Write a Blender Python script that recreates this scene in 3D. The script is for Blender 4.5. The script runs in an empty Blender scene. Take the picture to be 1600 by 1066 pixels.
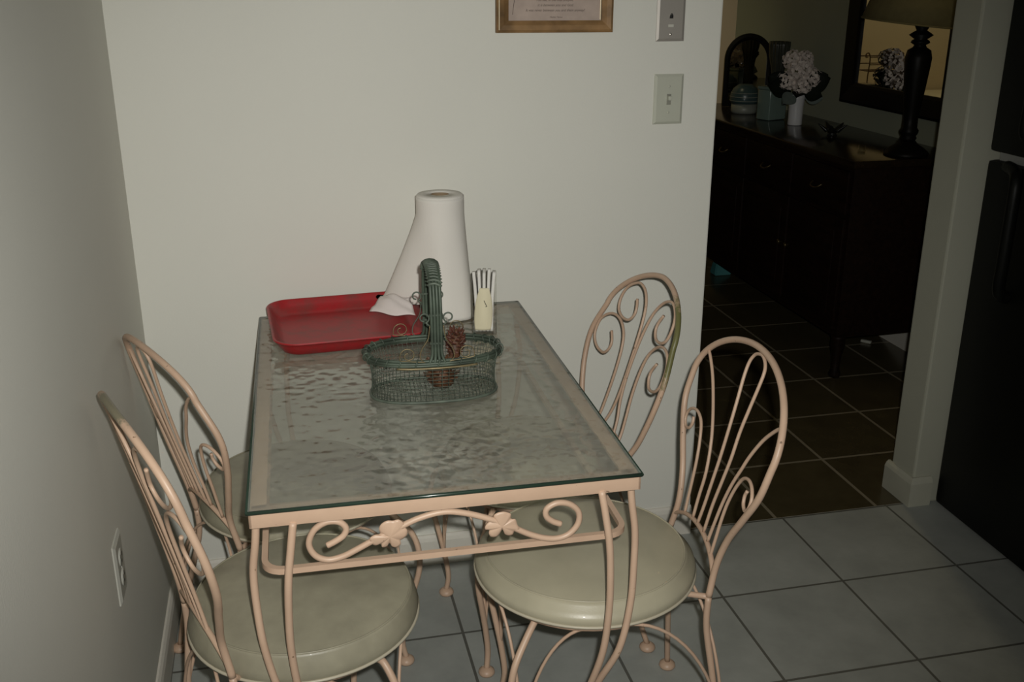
import bpy, bmesh, math, random
from mathutils import Vector, Matrix
C = bpy.context.scene.collection
PI = math.pi
rnd = random.Random(7)

# ---------------------------------------------------------------- materials
MATS = {}
def new_mat(name):
    m = bpy.data.materials.new(name); m.use_nodes = True
    nt = m.node_tree
    b = nt.nodes['Principled BSDF']
    return m, nt, b

def noise(nt, scale, detail=3.0, rough=0.55, coord='Object'):
    tc = nt.nodes.new('ShaderNodeTexCoord')
    n = nt.nodes.new('ShaderNodeTexNoise')
    n.inputs['Scale'].default_value = scale
    n.inputs['Detail'].default_value = detail
    n.inputs['Roughness'].default_value = rough
    nt.links.new(tc.outputs[coord], n.inputs['Vector'])
    return n

def ramp(nt, fac, stops):
    r = nt.nodes.new('ShaderNodeValToRGB')
    el = r.color_ramp.elements
    while len(el) < len(stops):
        el.new(0.5)
    for e, (p, c) in zip(el, stops):
        e.position = p
        e.color = (c[0], c[1], c[2], 1)
    nt.links.new(fac, r.inputs['Fac'])
    return r

def bump(nt, b, src, strength=0.2, dist=0.002):
    bp = nt.nodes.new('ShaderNodeBump')
    bp.inputs['Strength'].default_value = strength
    bp.inputs['Distance'].default_value = dist
    nt.links.new(src, bp.inputs['Height'])
    nt.links.new(bp.outputs['Normal'], b.inputs['Normal'])
    return bp

def simple(name, col, rough=0.5, metal=0.0, var=0.12, vscale=8.0, bump_s=0.0, bump_scale=200.0, spec=0.5, coat=0.0, trans=0.0, ior=1.45):
    if name in MATS:
        return MATS[name]
    m, nt, b = new_mat(name)
    lo = [max(0.0, c*(1-var)) for c in col]; hi = [min(1.0, c*(1+var)) for c in col]
    n = noise(nt, vscale)
    r = ramp(nt, n.outputs['Fac'], [(0.3, lo), (0.7, hi)])
    nt.links.new(r.outputs['Color'], b.inputs['Base Color'])
    b.inputs['Roughness'].default_value = rough
    b.inputs['Metallic'].default_value = metal
    b.inputs['Specular IOR Level'].default_value = spec
    b.inputs['Coat Weight'].default_value = coat
    b.inputs['Transmission Weight'].default_value = trans
    b.inputs['IOR'].default_value = ior
    if bump_s > 0:
        n2 = noise(nt, bump_scale, 2.0)
        bump(nt, b, n2.outputs['Fac'], bump_s, 0.001)
    MATS[name] = m
    return m

def wall_mat(name, col, bs=0.25, rough=0.75):
    m, nt, b = new_mat(name)
    n = noise(nt, 1.3, 4.0)
    r = ramp(nt, n.outputs['Fac'], [(0.3, [c*0.97 for c in col]), (0.7, [c*1.02 for c in col])])
    nt.links.new(r.outputs['Color'], b.inputs['Base Color'])
    b.inputs['Roughness'].default_value = rough
    b.inputs['Specular IOR Level'].default_value = 0.35
    n2 = noise(nt, 230.0, 3.0)
    bump(nt, b, n2.outputs['Fac'], bs, 0.0012)
    return m

def tile_mat(name, size, c1, c2, grout, mortar=0.006, rough=0.35, spec=0.5, mottle=6.0):
    m, nt, b = new_mat(name)
    tc = nt.nodes.new('ShaderNodeTexCoord')
    br = nt.nodes.new('ShaderNodeTexBrick')
    br.offset = 0.0; br.squash = 1.0
    br.inputs['Scale'].default_value = 1.0
    br.inputs['Mortar Size'].default_value = mortar
    br.inputs['Mortar Smooth'].default_value = 0.3
    br.inputs['Brick Width'].default_value = size
    br.inputs['Row Height'].default_value = size
    br.inputs['Color1'].default_value = (1, 1, 1, 1)
    br.inputs['Color2'].default_value = (0.93, 0.93, 0.93, 1)
    br.inputs['Mortar'].default_value = (0, 0, 0, 1)
    nt.links.new(tc.outputs['Object'], br.inputs['Vector'])
    n = noise(nt, mottle, 5.0, 0.65)
    r = ramp(nt, n.outputs['Fac'], [(0.3, c1), (0.72, c2)])
    mul = nt.nodes.new('ShaderNodeMix'); mul.data_type = 'RGBA'; mul.blend_type = 'MULTIPLY'
    mul.inputs['Factor'].default_value = 1.0
    nt.links.new(r.outputs['Color'], mul.inputs['A']); nt.links.new(br.outputs['Color'], mul.inputs['B'])
    mix = nt.nodes.new('ShaderNodeMix'); mix.data_type = 'RGBA'
    nt.links.new(br.outputs['Fac'], mix.inputs['Factor'])
    nt.links.new(mul.outputs['Result'], mix.inputs['A'])
    mix.inputs['B'].default_value = (*grout, 1)
    nt.links.new(mix.outputs['Result'], b.inputs['Base Color'])
    inv = nt.nodes.new('ShaderNodeMath'); inv.operation = 'SUBTRACT'; inv.inputs[0].default_value = 1.0
    nt.links.new(br.outputs['Fac'], inv.inputs[1])
    bump(nt, b, inv.outputs[0], 0.35, 0.002)
    b.inputs['Roughness'].default_value = rough
    b.inputs['Specular IOR Level'].default_value = spec
    return m

def peach_mat(name, patch=None, pcol=(0.17, 0.16, 0.045), prad=0.05, pthresh=0.5):
    """painted wrought iron with small chips; patch = local point of a worn area"""
    m, nt, b = new_mat(name)
    n = noise(nt, 14.0, 4.0)
    r = ramp(nt, n.outputs['Fac'], [(0.3, PEACH_LO), (0.7, PEACH_HI)])
    chips = noise(nt, 95.0, 2.0, 0.5)
    rc = ramp(nt, chips.outputs['Fac'], [(0.735, (0, 0, 0)), (0.775, (1, 1, 1))])
    mix = nt.nodes.new('ShaderNodeMix'); mix.data_type = 'RGBA'
    nt.links.new(rc.outputs['Color'], mix.inputs['Factor'])
    nt.links.new(r.outputs['Color'], mix.inputs['A'])
    mix.inputs['B'].default_value = (0.20, 0.13, 0.08, 1)
    out = mix.outputs['Result']
    if patch is not None:
        tc = nt.nodes.new('ShaderNodeTexCoord')
        vm = nt.nodes.new('ShaderNodeVectorMath'); vm.operation = 'DISTANCE'
        vm.inputs[1].default_value = patch
        nt.links.new(tc.outputs['Object'], vm.inputs[0])
        n3 = noise(nt, 38.0, 5.0, 0.75)
        ma = nt.nodes.new('ShaderNodeMath'); ma.operation = 'MULTIPLY_ADD'
        nt.links.new(n3.outputs['Fac'], ma.inputs[0]); ma.inputs[1].default_value = prad*1.4
        nt.links.new(vm.outputs['Value'], ma.inputs[2])
        rp = ramp(nt, ma.outputs[0], [(prad*1.45, (1, 1, 1)), (prad*1.75, (0, 0, 0))])
        mx = nt.nodes.new('ShaderNodeMix'); mx.data_type = 'RGBA'
        nt.links.new(rp.outputs['Color'], mx.inputs['Factor'])
        nt.links.new(out, mx.inputs['A']); mx.inputs['B'].default_value = (*pcol, 1)
        out = mx.outputs['Result']
    nt.links.new(out, b.inputs['Base Color'])
    b.inputs['Roughness'].default_value = 0.42
    b.inputs['Specular IOR Level'].default_value = 0.45
    n4 = noise(nt, 60.0, 2.0)
    bump(nt, b, n4.outputs['Fac'], 0.12, 0.001)
    return m

PEACH_LO = (0.50, 0.345, 0.245)
PEACH_HI = (0.57, 0.40, 0.285)
M_peach = peach_mat('peach_paint')
M_wall = wall_mat('white_plaster', (0.70, 0.695, 0.63))
M_wall_left = M_wall
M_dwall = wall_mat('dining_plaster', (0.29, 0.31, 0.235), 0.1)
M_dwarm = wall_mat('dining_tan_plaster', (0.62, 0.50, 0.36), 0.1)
M_ceil = wall_mat('ceiling_plaster', (0.75, 0.74, 0.70), 0.3)
M_trim = simple('painted_trim', (0.66, 0.63, 0.56), 0.5, var=0.04)
M_floor = tile_mat('grey_tile', 0.3293, (0.285, 0.300, 0.280), (0.390, 0.405, 0.380), (0.105, 0.105, 0.092), 0.0036, 0.42)
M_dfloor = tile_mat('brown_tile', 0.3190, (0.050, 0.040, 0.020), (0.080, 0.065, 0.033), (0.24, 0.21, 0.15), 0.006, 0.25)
M_vinyl = simple('cream_vinyl', (0.395, 0.365, 0.265), 0.38, var=0.10, vscale=9, bump_s=0.12, bump_scale=260, coat=0.10)
M_vinyl_old = simple('cream_vinyl_worn', (0.295, 0.275, 0.200), 0.42, var=0.16, vscale=14, bump_s=0.15, bump_scale=230, coat=0.06)
M_pipe = simple('cream_piping', (0.47, 0.43, 0.33), 0.4, var=0.05)
M_black = simple('dark_recess', (0.01, 0.01, 0.01), 0.6)

# ---------------------------------------------------------------- mesh helpers
def link(o, parent=None):
    C.objects.link(o)
    if parent is not None:
        o.parent = parent
    return o

def mesh_obj(name, verts, faces, mat, parent=None, smooth=True, loc=None, rot=None):
    me = bpy.data.meshes.new(name)
    me.from_pydata([tuple(v) for v in verts], [], faces)
    me.update()
    if mat is not None:
        me.materials.append(mat)
    for p in me.polygons:
        p.use_smooth = bool(smooth)
    o = bpy.data.objects.new(name, me)
    link(o, parent)
    if loc: o.location = loc
    if rot: o.rotation_euler = rot
    return o

class G:
    """collects geometry for ONE mesh"""
    def __init__(s): s.v = []; s.f = []
    def add(s, v, f):
        k = len(s.v); s.v += [tuple(a) for a in v]; s.f += [tuple(i+k for i in q) for q in f]; return s
    def tube(s, pts, r, n=10, sm=6, closed=False, flat=1.0):
        pts = [Vector(p) for p in pts]
        if sm > 1: pts = smooth_pts(pts, sm, closed)
        N = len(pts); rs = r if callable(r) else (lambda t: r)
        tang = []
        for i in range(N):
            a = pts[(i-1) % N] if (closed or i > 0) else pts[0]
            b = pts[(i+1) % N] if (closed or i < N-1) else pts[-1]
            d = (b-a)
            tang.append(d.normalized() if d.length > 1e-9 else Vector((0, 0, 1)))
        t0 = tang[0]
        up = Vector((0, 0, 1)) if abs(t0.z) < 0.9 else Vector((1, 0, 0))
        u = t0.cross(up).normalized(); v = []
        for i in range(N):
            u = (u - tang[i]*u.dot(tang[i]))
            u = u.normalized() if u.length > 1e-9 else tang[i].orthogonal().normalized()
            w = tang[i].cross(u)
            rr = rs(i/max(1, N-1))
            for k in range(n):
                a = 2*PI*k/n
                v.append(pts[i] + u*math.cos(a)*rr + w*math.sin(a)*rr*flat)
        f = []
        for i in range(N if closed else N-1):
            j = (i+1) % N
            for k in range(n):
                k2 = (k+1) % n
                f.append((i*n+k, i*n+k2, j*n+k2, j*n+k))
        if not closed:
            f.append(tuple(range(n-1, -1, -1))); f.append(tuple((N-1)*n+k for k in range(n)))
        return s.add(v, f)
    def lathe(s, prof, n=32, c=(0, 0, 0), sx=1.0, sy=1.0, closed=False):
        v = []; f = []; P = len(prof)
        for (r, z) in prof:
            for k in range(n):
                a = 2*PI*k/n
                v.append((c[0]+r*sx*math.cos(a), c[1]+r*sy*math.sin(a), c[2]+z))
        for i in range(P if closed else P-1):
            i2 = (i+1) % P
            for k in range(n):
                k2 = (k+1) % n
                f.append((i*n+k, i*n+k2, i2*n+k2, i2*n+k))
        if not closed:
            f.append(tuple(range(n-1, -1, -1))); f.append(tuple((P-1)*n+k for k in range(n)))
        return s.add(v, f)
    def box(s, lo, hi, bev=0.0):
        x0, y0, z0 = lo; x1, y1, z1 = hi
        bm = bmesh.new()
        vs = [bm.verts.new(p) for p in ((x0,y0,z0),(x1,y0,z0),(x1,y1,z0),(x0,y1,z0),(x0,y0,z1),(x1,y0,z1),(x1,y1,z1),(x0,y1,z1))]
        for q in ((3,2,1,0),(4,5,6,7),(0,1,5,4),(1,2,6,5),(2,3,7,6),(3,0,4,7)):
            bm.faces.new([vs[i] for i in q])
        if bev > 0:
            bmesh.ops.bevel(bm, geom=list(bm.edges), offset=bev, segments=2, affect='EDGES', profile=0.6)
        bm.verts.index_update()
        s.add([v.co.copy() for v in bm.verts], [[v.index for v in q.verts] for q in bm.faces])
        bm.free(); return s
    def grid(s, fn, nu, nv, closed_u=False):
        v = [fn(i/(nu if closed_u else nu-1), j/(nv-1)) for j in range(nv) for i in range(nu)]
        f = []
        for j in range(nv-1):
            for i in range(nu if closed_u else nu-1):
                i2 = (i+1) % nu
                f.append((j*nu+i, j*nu+i2, (j+1)*nu+i2, (j+1)*nu+i))
        return s.add(v, f)
    def xf(s, M):
        s.v = [tuple(M @ Vector(a)) for a in s.v]; return s
    def obj(s, name, mat, parent=None, smooth=True, **kw):
        o = mesh_obj(name, s.v, s.f, mat, parent, smooth, **kw)
        if smooth == 'auto':
            sharp(o)
        return o

def sharp(o, ang=40):
    me = o.data
    bm = bmesh.new(); bm.from_mesh(me)
    for e in bm.edges:
        if len(e.link_faces) == 2 and e.calc_face_angle(0) > math.radians(ang):
            e.smooth = False
    for f in bm.faces: f.smooth = True
    bm.to_mesh(me); bm.free()

def smooth_pts(P, n=6, closed=False):
    if len(P) < 3: return P
    N = len(P); out = []
    rng = range(N) if closed else range(N-1)
    for i in rng:
        if closed:
            a, b, c, d = P[(i-1) % N], P[i], P[(i+1) % N], P[(i+2) % N]
        else:
            b, c = P[i], P[i+1]
            a = P[i-1] if i > 0 else 2*b-c
            d = P[i+2] if i+2 < N else 2*c-b
        for k in range(n):
            t = k/n
            out.append(0.5*(2*b+(c-a)*t+(2*a-5*b+4*c-d)*t*t+(3*b-a-3*c+d)*t**3))
    if not closed: out.append(P[-1])
    return out

def empty(name, loc=(0, 0, 0), rz=0.0):
    o = bpy.data.objects.new(name, None); C.objects.link(o)
    o.location = loc; o.rotation_euler = (0, 0, rz); o.empty_display_size = 0.05
    return o

def tag(o, label, cat, group=None):
    o['label'] = label; o['category'] = cat
    if group: o['group'] = group
    return o

def struct(o):
    o['kind'] = 'structure'; return o

# ---------------------------------------------------------------- the setting
WX = 1.3669          # right end of the back wall
RX = 2.058           # reveal of the right-hand wall
H = 2.44
DX = 2.81            # dining room right wall
DY = 3.05            # dining room far wall
def wall(name, lo, hi, mat, bev=0.0):
    o = G().box(lo, hi, bev).obj(name, mat, None, False); return struct(o)

fl = mesh_obj('floor', [(-0.12-0.6690, -4.2+0.3216, 0), (3.3-0.6690, -4.2+0.3216, 0), (3.3-0.6690, 0.012+0.3216, 0), (-0.12-0.6690, 0.012+0.3216, 0),
     (-0.12-0.6690, -4.2+0.3216, -0.05), (3.3-0.6690, -4.2+0.3216, -0.05), (3.3-0.6690, 0.012+0.3216, -0.05), (-0.12-0.6690, 0.012+0.3216, -0.05)],
     [(0,1,2,3),(7,6,5,4),(0,4,5,1),(1,5,6,2),(2,6,7,3),(3,7,4,0)], M_floor, None, False)
fl.location = (0.6690, -0.3216, 0); struct(fl)
ox, oy = 1.637, 0.327
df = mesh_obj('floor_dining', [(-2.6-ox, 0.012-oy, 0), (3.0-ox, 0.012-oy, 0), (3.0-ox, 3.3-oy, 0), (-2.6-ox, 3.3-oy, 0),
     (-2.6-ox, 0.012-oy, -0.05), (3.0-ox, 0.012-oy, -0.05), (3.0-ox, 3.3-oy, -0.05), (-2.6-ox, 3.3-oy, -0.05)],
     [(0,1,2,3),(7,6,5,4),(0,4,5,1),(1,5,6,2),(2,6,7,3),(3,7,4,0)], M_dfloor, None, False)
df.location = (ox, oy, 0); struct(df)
wall('wall_back', (-0.12, 0.0, 0), (WX, 0.11, H), M_wall, 0.004)
wall('wall_left', (-0.12, -4.2, 0), (0.0, 0.0, H), M_wall_left)
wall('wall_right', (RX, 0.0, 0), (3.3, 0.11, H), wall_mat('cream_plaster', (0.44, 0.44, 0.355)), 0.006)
wall('wall_header', (WX, 0.0, 2.10), (RX, 0.11, H), M_wall)
wall('wall_front', (-0.12, -4.3, 0), (3.3, -4.2, H), M_wall)
wall('wall_side', (3.2, -4.2, 0), (3.3, 0.0, H), M_wall)
wall('ceiling', (-2.7, -4.3, H), (3.4, 3.3, H+0.08), M_ceil)
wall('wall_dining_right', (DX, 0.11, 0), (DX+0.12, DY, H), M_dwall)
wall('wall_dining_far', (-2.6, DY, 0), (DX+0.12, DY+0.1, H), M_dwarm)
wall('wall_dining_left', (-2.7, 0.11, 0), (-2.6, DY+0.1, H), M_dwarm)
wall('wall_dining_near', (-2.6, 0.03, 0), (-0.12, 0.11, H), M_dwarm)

def baseboard(name, path, h=0.085, t=0.012, mat=M_trim):
    """extruded profile with an eased top along an open path; offset to the left of travel"""
    prof = [(0, 0), (t, 0), (t, h-0.016), (t*0.75, h-0.006), (t*0.35, h), (0, h)]
    P = [Vector((x, y, 0)) for x, y in path]; v = []; f = []
    for i, p in enumerate(P):
        dirs = []
        if i > 0: dirs.append((P[i]-P[i-1]).normalized())
        if i < len(P)-1: dirs.append((P[i+1]-P[i]).normalized())
        ns = [Vector((-d.y, d.x, 0)) for d in dirs]
        n = sum(ns, Vector((0, 0, 0)))
        n = n / max(1e-6, n.dot(ns[0]))
        for a, z in prof:
            q = p + n*a; v.append((q.x, q.y, z))
    k = len(prof)
    for i in range(len(P)-1):
        for j in range(k-1):
            f.append((i*k+j, (i+1)*k+j, (i+1)*k+j+1, i*k+j+1))
    f.append(tuple(range(k))); f.append(tuple((len(P)-1)*k+j for j in range(k-1, -1, -1)))
    return struct(mesh_obj(name, v, f, mat, None, False))
baseboard('baseboard_left', [(0, -0.0125), (0, -4.1)])
baseboard('baseboard_back', [(WX+0.0, 0.0), (0.0, 0.0)], 0.085, 0.012)
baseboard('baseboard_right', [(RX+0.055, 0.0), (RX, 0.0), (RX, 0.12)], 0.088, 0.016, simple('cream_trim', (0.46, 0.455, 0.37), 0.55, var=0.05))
baseboard('baseboard_dining', [(DX, 0.2), (DX, DY-0.001)], 0.10, 0.012)

# ---------------------------------------------------------------- chairs
CH = {
 'FR': {'x': 0.8518, 'y': -0.7246, 'r': 3.0408, 'zj': 0.4031, 'ztop': 0.8238, 'xb': 0.1989, 'sl': 0.0927, 'qd': 0.365, 'w': [0.1272,0.1212,0.1407,0.1802,0.2154,0.2211], 'zs': 0.7083, 'ne': 1.9624, 'cv': 0.2882, 'xk': -0.0092},
 'FL': {'x': 0.3266, 'y': -0.7443, 'r': 0.3634, 'zj': 0.4155, 'ztop': 0.858, 'xb': 0.1866, 'sl': 0.2035, 'qd': 0.0477, 'w': [0.1248,0.1179,0.151,0.1881,0.1968,0.1818], 'zs': 0.7394, 'ne': 2.1687, 'cv': 0.3919, 'xk': 0.0088},
 'BR': {'x': 0.8292, 'y': -0.2985, 'r': 3.2503, 'zj': 0.3872, 'ztop': 0.8238, 'xb': 0.1849, 'sl': 0.2102, 'qd': 0.2334, 'w': [0.1039,0.1308,0.164,0.1854,0.1908,0.1687], 'zs': 0.7204, 'ne': 1.7197, 'cv': 0.5846, 'xk': -0.0746},
 'BL': {'x': 0.3137, 'y': -0.3201, 'r': 0.4615, 'zj': 0.3916, 'ztop': 0.8209, 'xb': 0.1861, 'sl': 0.2478, 'qd': 0.0053, 'w': [0.1055,0.1047,0.1389,0.1726,0.1877,0.1576], 'zs': 0.7468, 'ne': 1.9384, 'cv': 0.6619, 'xk': 0.005},
}
def hoop_yz(d):
    w = d['w']; n = len(w)-1
    side = smooth_pts([Vector((w[i], d['zj']+(d['zs']-d['zj'])*i/n, 0)) for i in range(n+1)], 8)
    e = 2/d['ne']; arc = []
    for k in range(1, 40):
        a = PI*k/40; ca, sa = math.cos(a), math.sin(a)
        arc.append((w[n]*math.copysign(abs(ca)**e, ca), d['zs']+(d['ztop']-d['zs'])*abs(sa)**e))
    s = [(p.x, p.y) for p in side]
    return s + arc + [(-y, z) for y, z in reversed(s)]
def back_x(d, y, z):
    dz = z-d['zj']
    return -d['xb']-d['sl']*dz-d['qd']*dz*dz+d['cv']*y*y-d['xk']*max(0.12-dz, 0)**2*50
def half_width(d, z):
    best = 0.0; pts = hoop_yz(d); pts = pts[:len(pts)//2+1]
    for (y0, z0), (y1, z1) in zip(pts, pts[1:]):
        if min(z0, z1) <= z <= max(z0, z1) and abs(z1-z0) > 1e-9:
            best = max(best, y0+(y1-y0)*(z-z0)/(z1-z0))
    return best
FAN_ROD = [(-0.041,0.470),(-0.040,0.516),(-0.037,0.559),(-0.044,0.594),(-0.059,0.628),(-0.081,0.659),(-0.111,0.692),(-0.143,0.722),(-0.175,0.745),(-0.196,0.757)]
FAN_ROD_R = [(0.052,0.471),(0.060,0.513),(0.071,0.561),(0.085,0.605),(0.102,0.642),(0.113,0.668),(0.128,0.695),(0.147,0.722),(0.176,0.750),(0.196,0.762)]
FAN_PIN = [(-0.014,0.472),(-0.006,0.516),(-0.001,0.562),(0.001,0.612),(-0.004,0.666),(-0.016,0.723),(-0.029,0.765),(-0.033,0.791),(-0.026,0.807),(-0.013,0.814),(0.006,0.816),(0.026,0.809),(0.037,0.796),(0.041,0.769),(0.042,0.730),(0.042,0.686),(0.046,0.636),(0.040,0.585),(0.030,0.533),(0.023,0.473)]
FAN_SCROLL = [(-0.082,0.458),(-0.085,0.500),(-0.087,0.534),(-0.092,0.570),(-0.104,0.606),(-0.122,0.634),(-0.146,0.645),(-0.170,0.643),(-0.186,0.631),(-0.188,0.614),(-0.176,0.602),(-0.160,0.606),(-0.154,0.619),(-0.158,0.630)]
FAN_BAND = [(-0.122,0.436),(-0.100,0.449),(-0.070,0.461),(-0.035,0.469),(0.0,0.472),(0.035,0.471),(0.070,0.465),(0.100,0.454),(0.122,0.440)]
SCR_OUT = [(-0.066,0.458),(-0.060,0.485),(-0.056,0.521),(-0.052,0.566),(-0.052,0.607),(-0.057,0.646),(-0.070,0.676),(-0.096,0.697),(-0.124,0.704),(-0.150,0.699),(-0.171,0.682),(-0.177,0.658),(-0.172,0.636),(-0.152,0.618),(-0.122,0.613),(-0.105,0.628),(-0.104,0.646),(-0.118,0.667)]
SCR_IN = [(-0.034,0.462),(-0.020,0.500),(-0.008,0.540),(-0.003,0.590),(-0.003,0.630),(-0.006,0.681),(-0.013,0.726),(-0.025,0.757),(-0.047,0.780),(-0.075,0.790),(-0.098,0.785),(-0.120,0.769),(-0.128,0.742),(-0.120,0.718),(-0.096,0.706),(-0.070,0.707),(-0.055,0.722),(-0.056,0.739),(-0.066,0.757)]
LEG_F = [(0.165,0.398),(0.188,0.390),(0.222,0.362),(0.252,0.328),(0.264,0.285),(0.262,0.238),(0.246,0.180),(0.229,0.115),(0.219,0.055),(0.226,0.012)]

def foot(g, x, y):
    prof = [(0.0005, 0.0), (0.0165, 0.0), (0.0185, 0.004), (0.0175, 0.009), (0.0125, 0.0135), (0.007, 0.016), (0.0005, 0.0165)]
    return g.lathe(prof, 20, (x, y, 0.0))

def make_chair(key, style, label, hoop_mat, vinyl, zb, Rb, Rt, sdx, sdy):
    d = CH[key]
    root = empty('dining_chair', (d['x'], d['y'], 0), d['r'])
    tag(root, label, 'chair', 'wrought-iron chairs around the glass table')
    # seat: cushion with a seam and a bottom welt
    zt = 0.4500 if Rt else 0.45
    prof = [(0.001, zb-0.010), (Rb-0.012, zb-0.010), (Rb-0.003, zb-0.004), (Rb, zb+0.003), (Rb+0.0015, zb+0.010), (Rb-0.001, zb+0.018),
            (Rb-(Rb-Rt)*0.35, zt-0.014), (Rb-(Rb-Rt)*0.72, zt-0.005), (Rt+0.002, zt-0.0008), (Rt-0.003, zt+0.0004), (Rt-0.012, zt+0.003), (Rt-0.04, zt+0.0075),
            (Rt*0.55, zt+0.012), (Rt*0.25, zt+0.0145), (0.001, zt+0.015)]
    seat = G().lathe(prof, 72, (sdx, sdy, 0)).obj('seat', vinyl, root)
    def ring(R, z, r, n=8):
        g = G(); g.tube([(sdx+R*math.cos(2*PI*k/72), sdy+R*math.sin(2*PI*k/72), z) for k in range(72)], r, n, 1, True); return g
    ring(Rt, zt+0.0002, 0.0017).obj('seam', vinyl, seat)
    ring(Rb+0.0005, zb, 0.0028).obj('piping', M_pipe, seat)
    G().tube([(sdx+(Rb-0.022)*math.cos(2*PI*k/60), sdy+(Rb-0.022)*math.sin(2*PI*k/60), zb-0.016) for k in range(60)], 0.0058, 8, 1, True).obj('seat_ring', M_peach, root)
    # hoop
    H3 = [(back_x(d, y, z), y, z) for y, z in hoop_yz(d)]
    G().tube(H3, 0.0063, 12, 1).obj('back_hoop', hoop_mat, root)
    ref = CH['FR'] if style == 'fan' else CH['BR']
    def put(name, pts, r, sgn=1, sm=5):
        P = []
        for y, z in pts:
            y *= sgn
            z = z+(d['ztop']-ref['ztop'])*max(0.0, (z-0.47)/(ref['ztop']-0.47))
            zz = min(z, d['ztop']-0.022)
            k = min(1.25, max(0.70, half_width(d, zz)/max(0.05, half_width(ref, min(zz, ref['ztop']-0.022))))) if zz > 0.5 else (half_width(d, 0.5)/half_width(ref, 0.5))
            y2 = y*k
            P.append((back_x(d, y2, z), y2, z))
        return G().tube(P, r, 10, sm).obj(name, M_peach, root)
    r_in = 0.0032
    if style == 'fan':
        put('back_rod', FAN_ROD, r_in); put('back_rod', FAN_ROD_R, r_in)
        put('back_loop', FAN_PIN, r_in)
        put('back_scroll', FAN_SCROLL, r_in); put('back_scroll', FAN_SCROLL, r_in, -1)
    else:
        put('back_scroll', SCR_OUT, 0.0034); put('back_scroll', SCR_OUT, 0.0034, -1)
        put('back_scroll', SCR_IN, 0.0034); put('back_scroll', SCR_IN, 0.0034, -1)
    wj = half_width(d, 0.438)
    bp = []
    for y, z in FAN_BAND:
        y2 = y*wj/0.122
        bp.append((back_x(d, y2, z), y2, z))
    G().tube(bp, 0.0052, 8, 5, False, 0.8).obj('back_band', M_peach, root)
    # legs
    zr = zb-0.016
    feet = []
    for s in (1, -1):
        yj, zj = d['w'][0]*s, d['zj']; xj = back_x(d, yj, zj)
        fx, fy = (-0.215, (0.150 if s > 0 else 0.185)*s) if key == 'FL' else (-0.222, 0.202*s)
        lg = G().tube([(xj, yj, zj), (xj*0.97-0.004, yj*1.05, zj-0.06), (xj*0.7+fx*0.3, yj*0.7+fy*0.3, zj*0.62), (xj*0.3+fx*0.7, yj*0.28+fy*0.72, zj*0.30), (fx, fy, 0.012)], 0.0062, 12, 6).obj('leg', M_peach, root)
        foot(G(), fx, fy).obj('foot', M_peach, lg)
        a = math.atan2(yj-sdy, xj-sdx)
        tx, ty = sdx+(Rb-0.024)*math.cos(a), sdy+(Rb-0.024)*math.sin(a)
        G().tube([(xj, yj, zj), ((xj+tx)/2, (yj+ty)/2, (zj+zr)/2), (tx, ty, zr)], 0.0056, 10, 3).obj('side_bar', M_peach, root)
        feet.append((fx, fy, s, 'r'))
        ang = math.atan2(0.166*s, 0.155)
        LF = LEG_F
        if key == 'FL' and s < 0:      # this chair's near front leg stands more to the side and bends less
            ang = math.radians(-72); LF = [(0.2+(r-0.2)*0.55, z) for r, z in LEG_F]
        P = [(sdx+r*math.cos(ang), sdy+r*math.sin(ang), z) if key == 'FL' else (r*math.cos(ang), r*math.sin(ang), z) for r, z in LF]
        P[0] = (P[0][0], P[0][1], zr); P[1] = (P[1][0], P[1][1], min(zr-0.003, P[1][2]))
        lf = G().tube(P, 0.0064, 12, 6).obj('leg', M_peach, root)
        foot(G(), P[-1][0], P[-1][1]).obj('foot', M_peach, lf)
        feet.append((P[-3][0], P[-3][1], s, 'f'))
    # two thin quarter-arc braces spring from every leg to the seat ring
    for fx, fy, s, kind in feet:
        if kind == 'r':
            yj = d['w'][0]*s; xj = back_x(d, yj, d['zj']); t = 0.78
            bx, by, bz = xj*(1-t)+fx*t, yj*(1-t)+fy*t, 0.085
        else:
            bx, by, bz = fx, fy, 0.115
        al = math.atan2(by, bx)
        for q in (1, -1):
            if key == 'FL' and kind == 'r' and s < 0 and q > 0: continue
            a2 = al+q*0.62
            R2 = Rb-0.022
            ex, ey = sdx+R2*math.cos(a2), sdy+R2*math.sin(a2)
            P = []
            for k in range(9):
                u = k/8*PI/2
                h = math.sin(u); l = 1-math.cos(u)
                P.append((bx+(ex-bx)*l, by+(ey-by)*l, bz+(zr-bz)*h))
            G().tube(P, 0.0031, 8, 2).obj('brace', M_peach, root)
    return root

M_hoop_green = peach_mat('peach_paint_mossy', (-0.285, 0.158, 0.725), (0.15, 0.145, 0.055), 0.105)
M_hoop_grey = peach_mat('peach_paint_rubbed', (-0.285, 0.0, 0.858), (0.20, 0.18, 0.12), 0.075)
def chair_off(key, wx, wy):
    d = CH[key]; c, s = math.cos(d['r']), math.sin(d['r']); gx, gy = wx-d['x'], wy-d['y']
    return gx*c+gy*s, -gx*s+gy*c
o = chair_off('FR', 0.8358, -0.7245)
make_chair('FR', 'fan', 'peach iron chair with fan-rod back standing in front of the dark doorway', M_peach, M_vinyl, 0.4125, 0.2065, 0.186, *o)
o = chair_off('FL', 0.3155, -0.7537)
make_chair('FL', 'scroll', 'peach iron chair with scroll back nearest the camera, beside the wall outlet, grey-rubbed hoop top', M_hoop_grey, M_vinyl_old, 0.4035, 0.197, 0.1850, *o)
make_chair('BR', 'scroll', 'peach iron chair with scroll back and mossy green wear against the white back wall', M_hoop_green, M_vinyl, 0.408, 0.200, 0.185, 0, 0)
make_chair('BL', 'fan', 'peach iron chair with fan-rod back in the corner behind the scroll-backed chair', M_peach, M_vinyl_old, 0.408, 0.200, 0.185, 0, 0)

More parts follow.
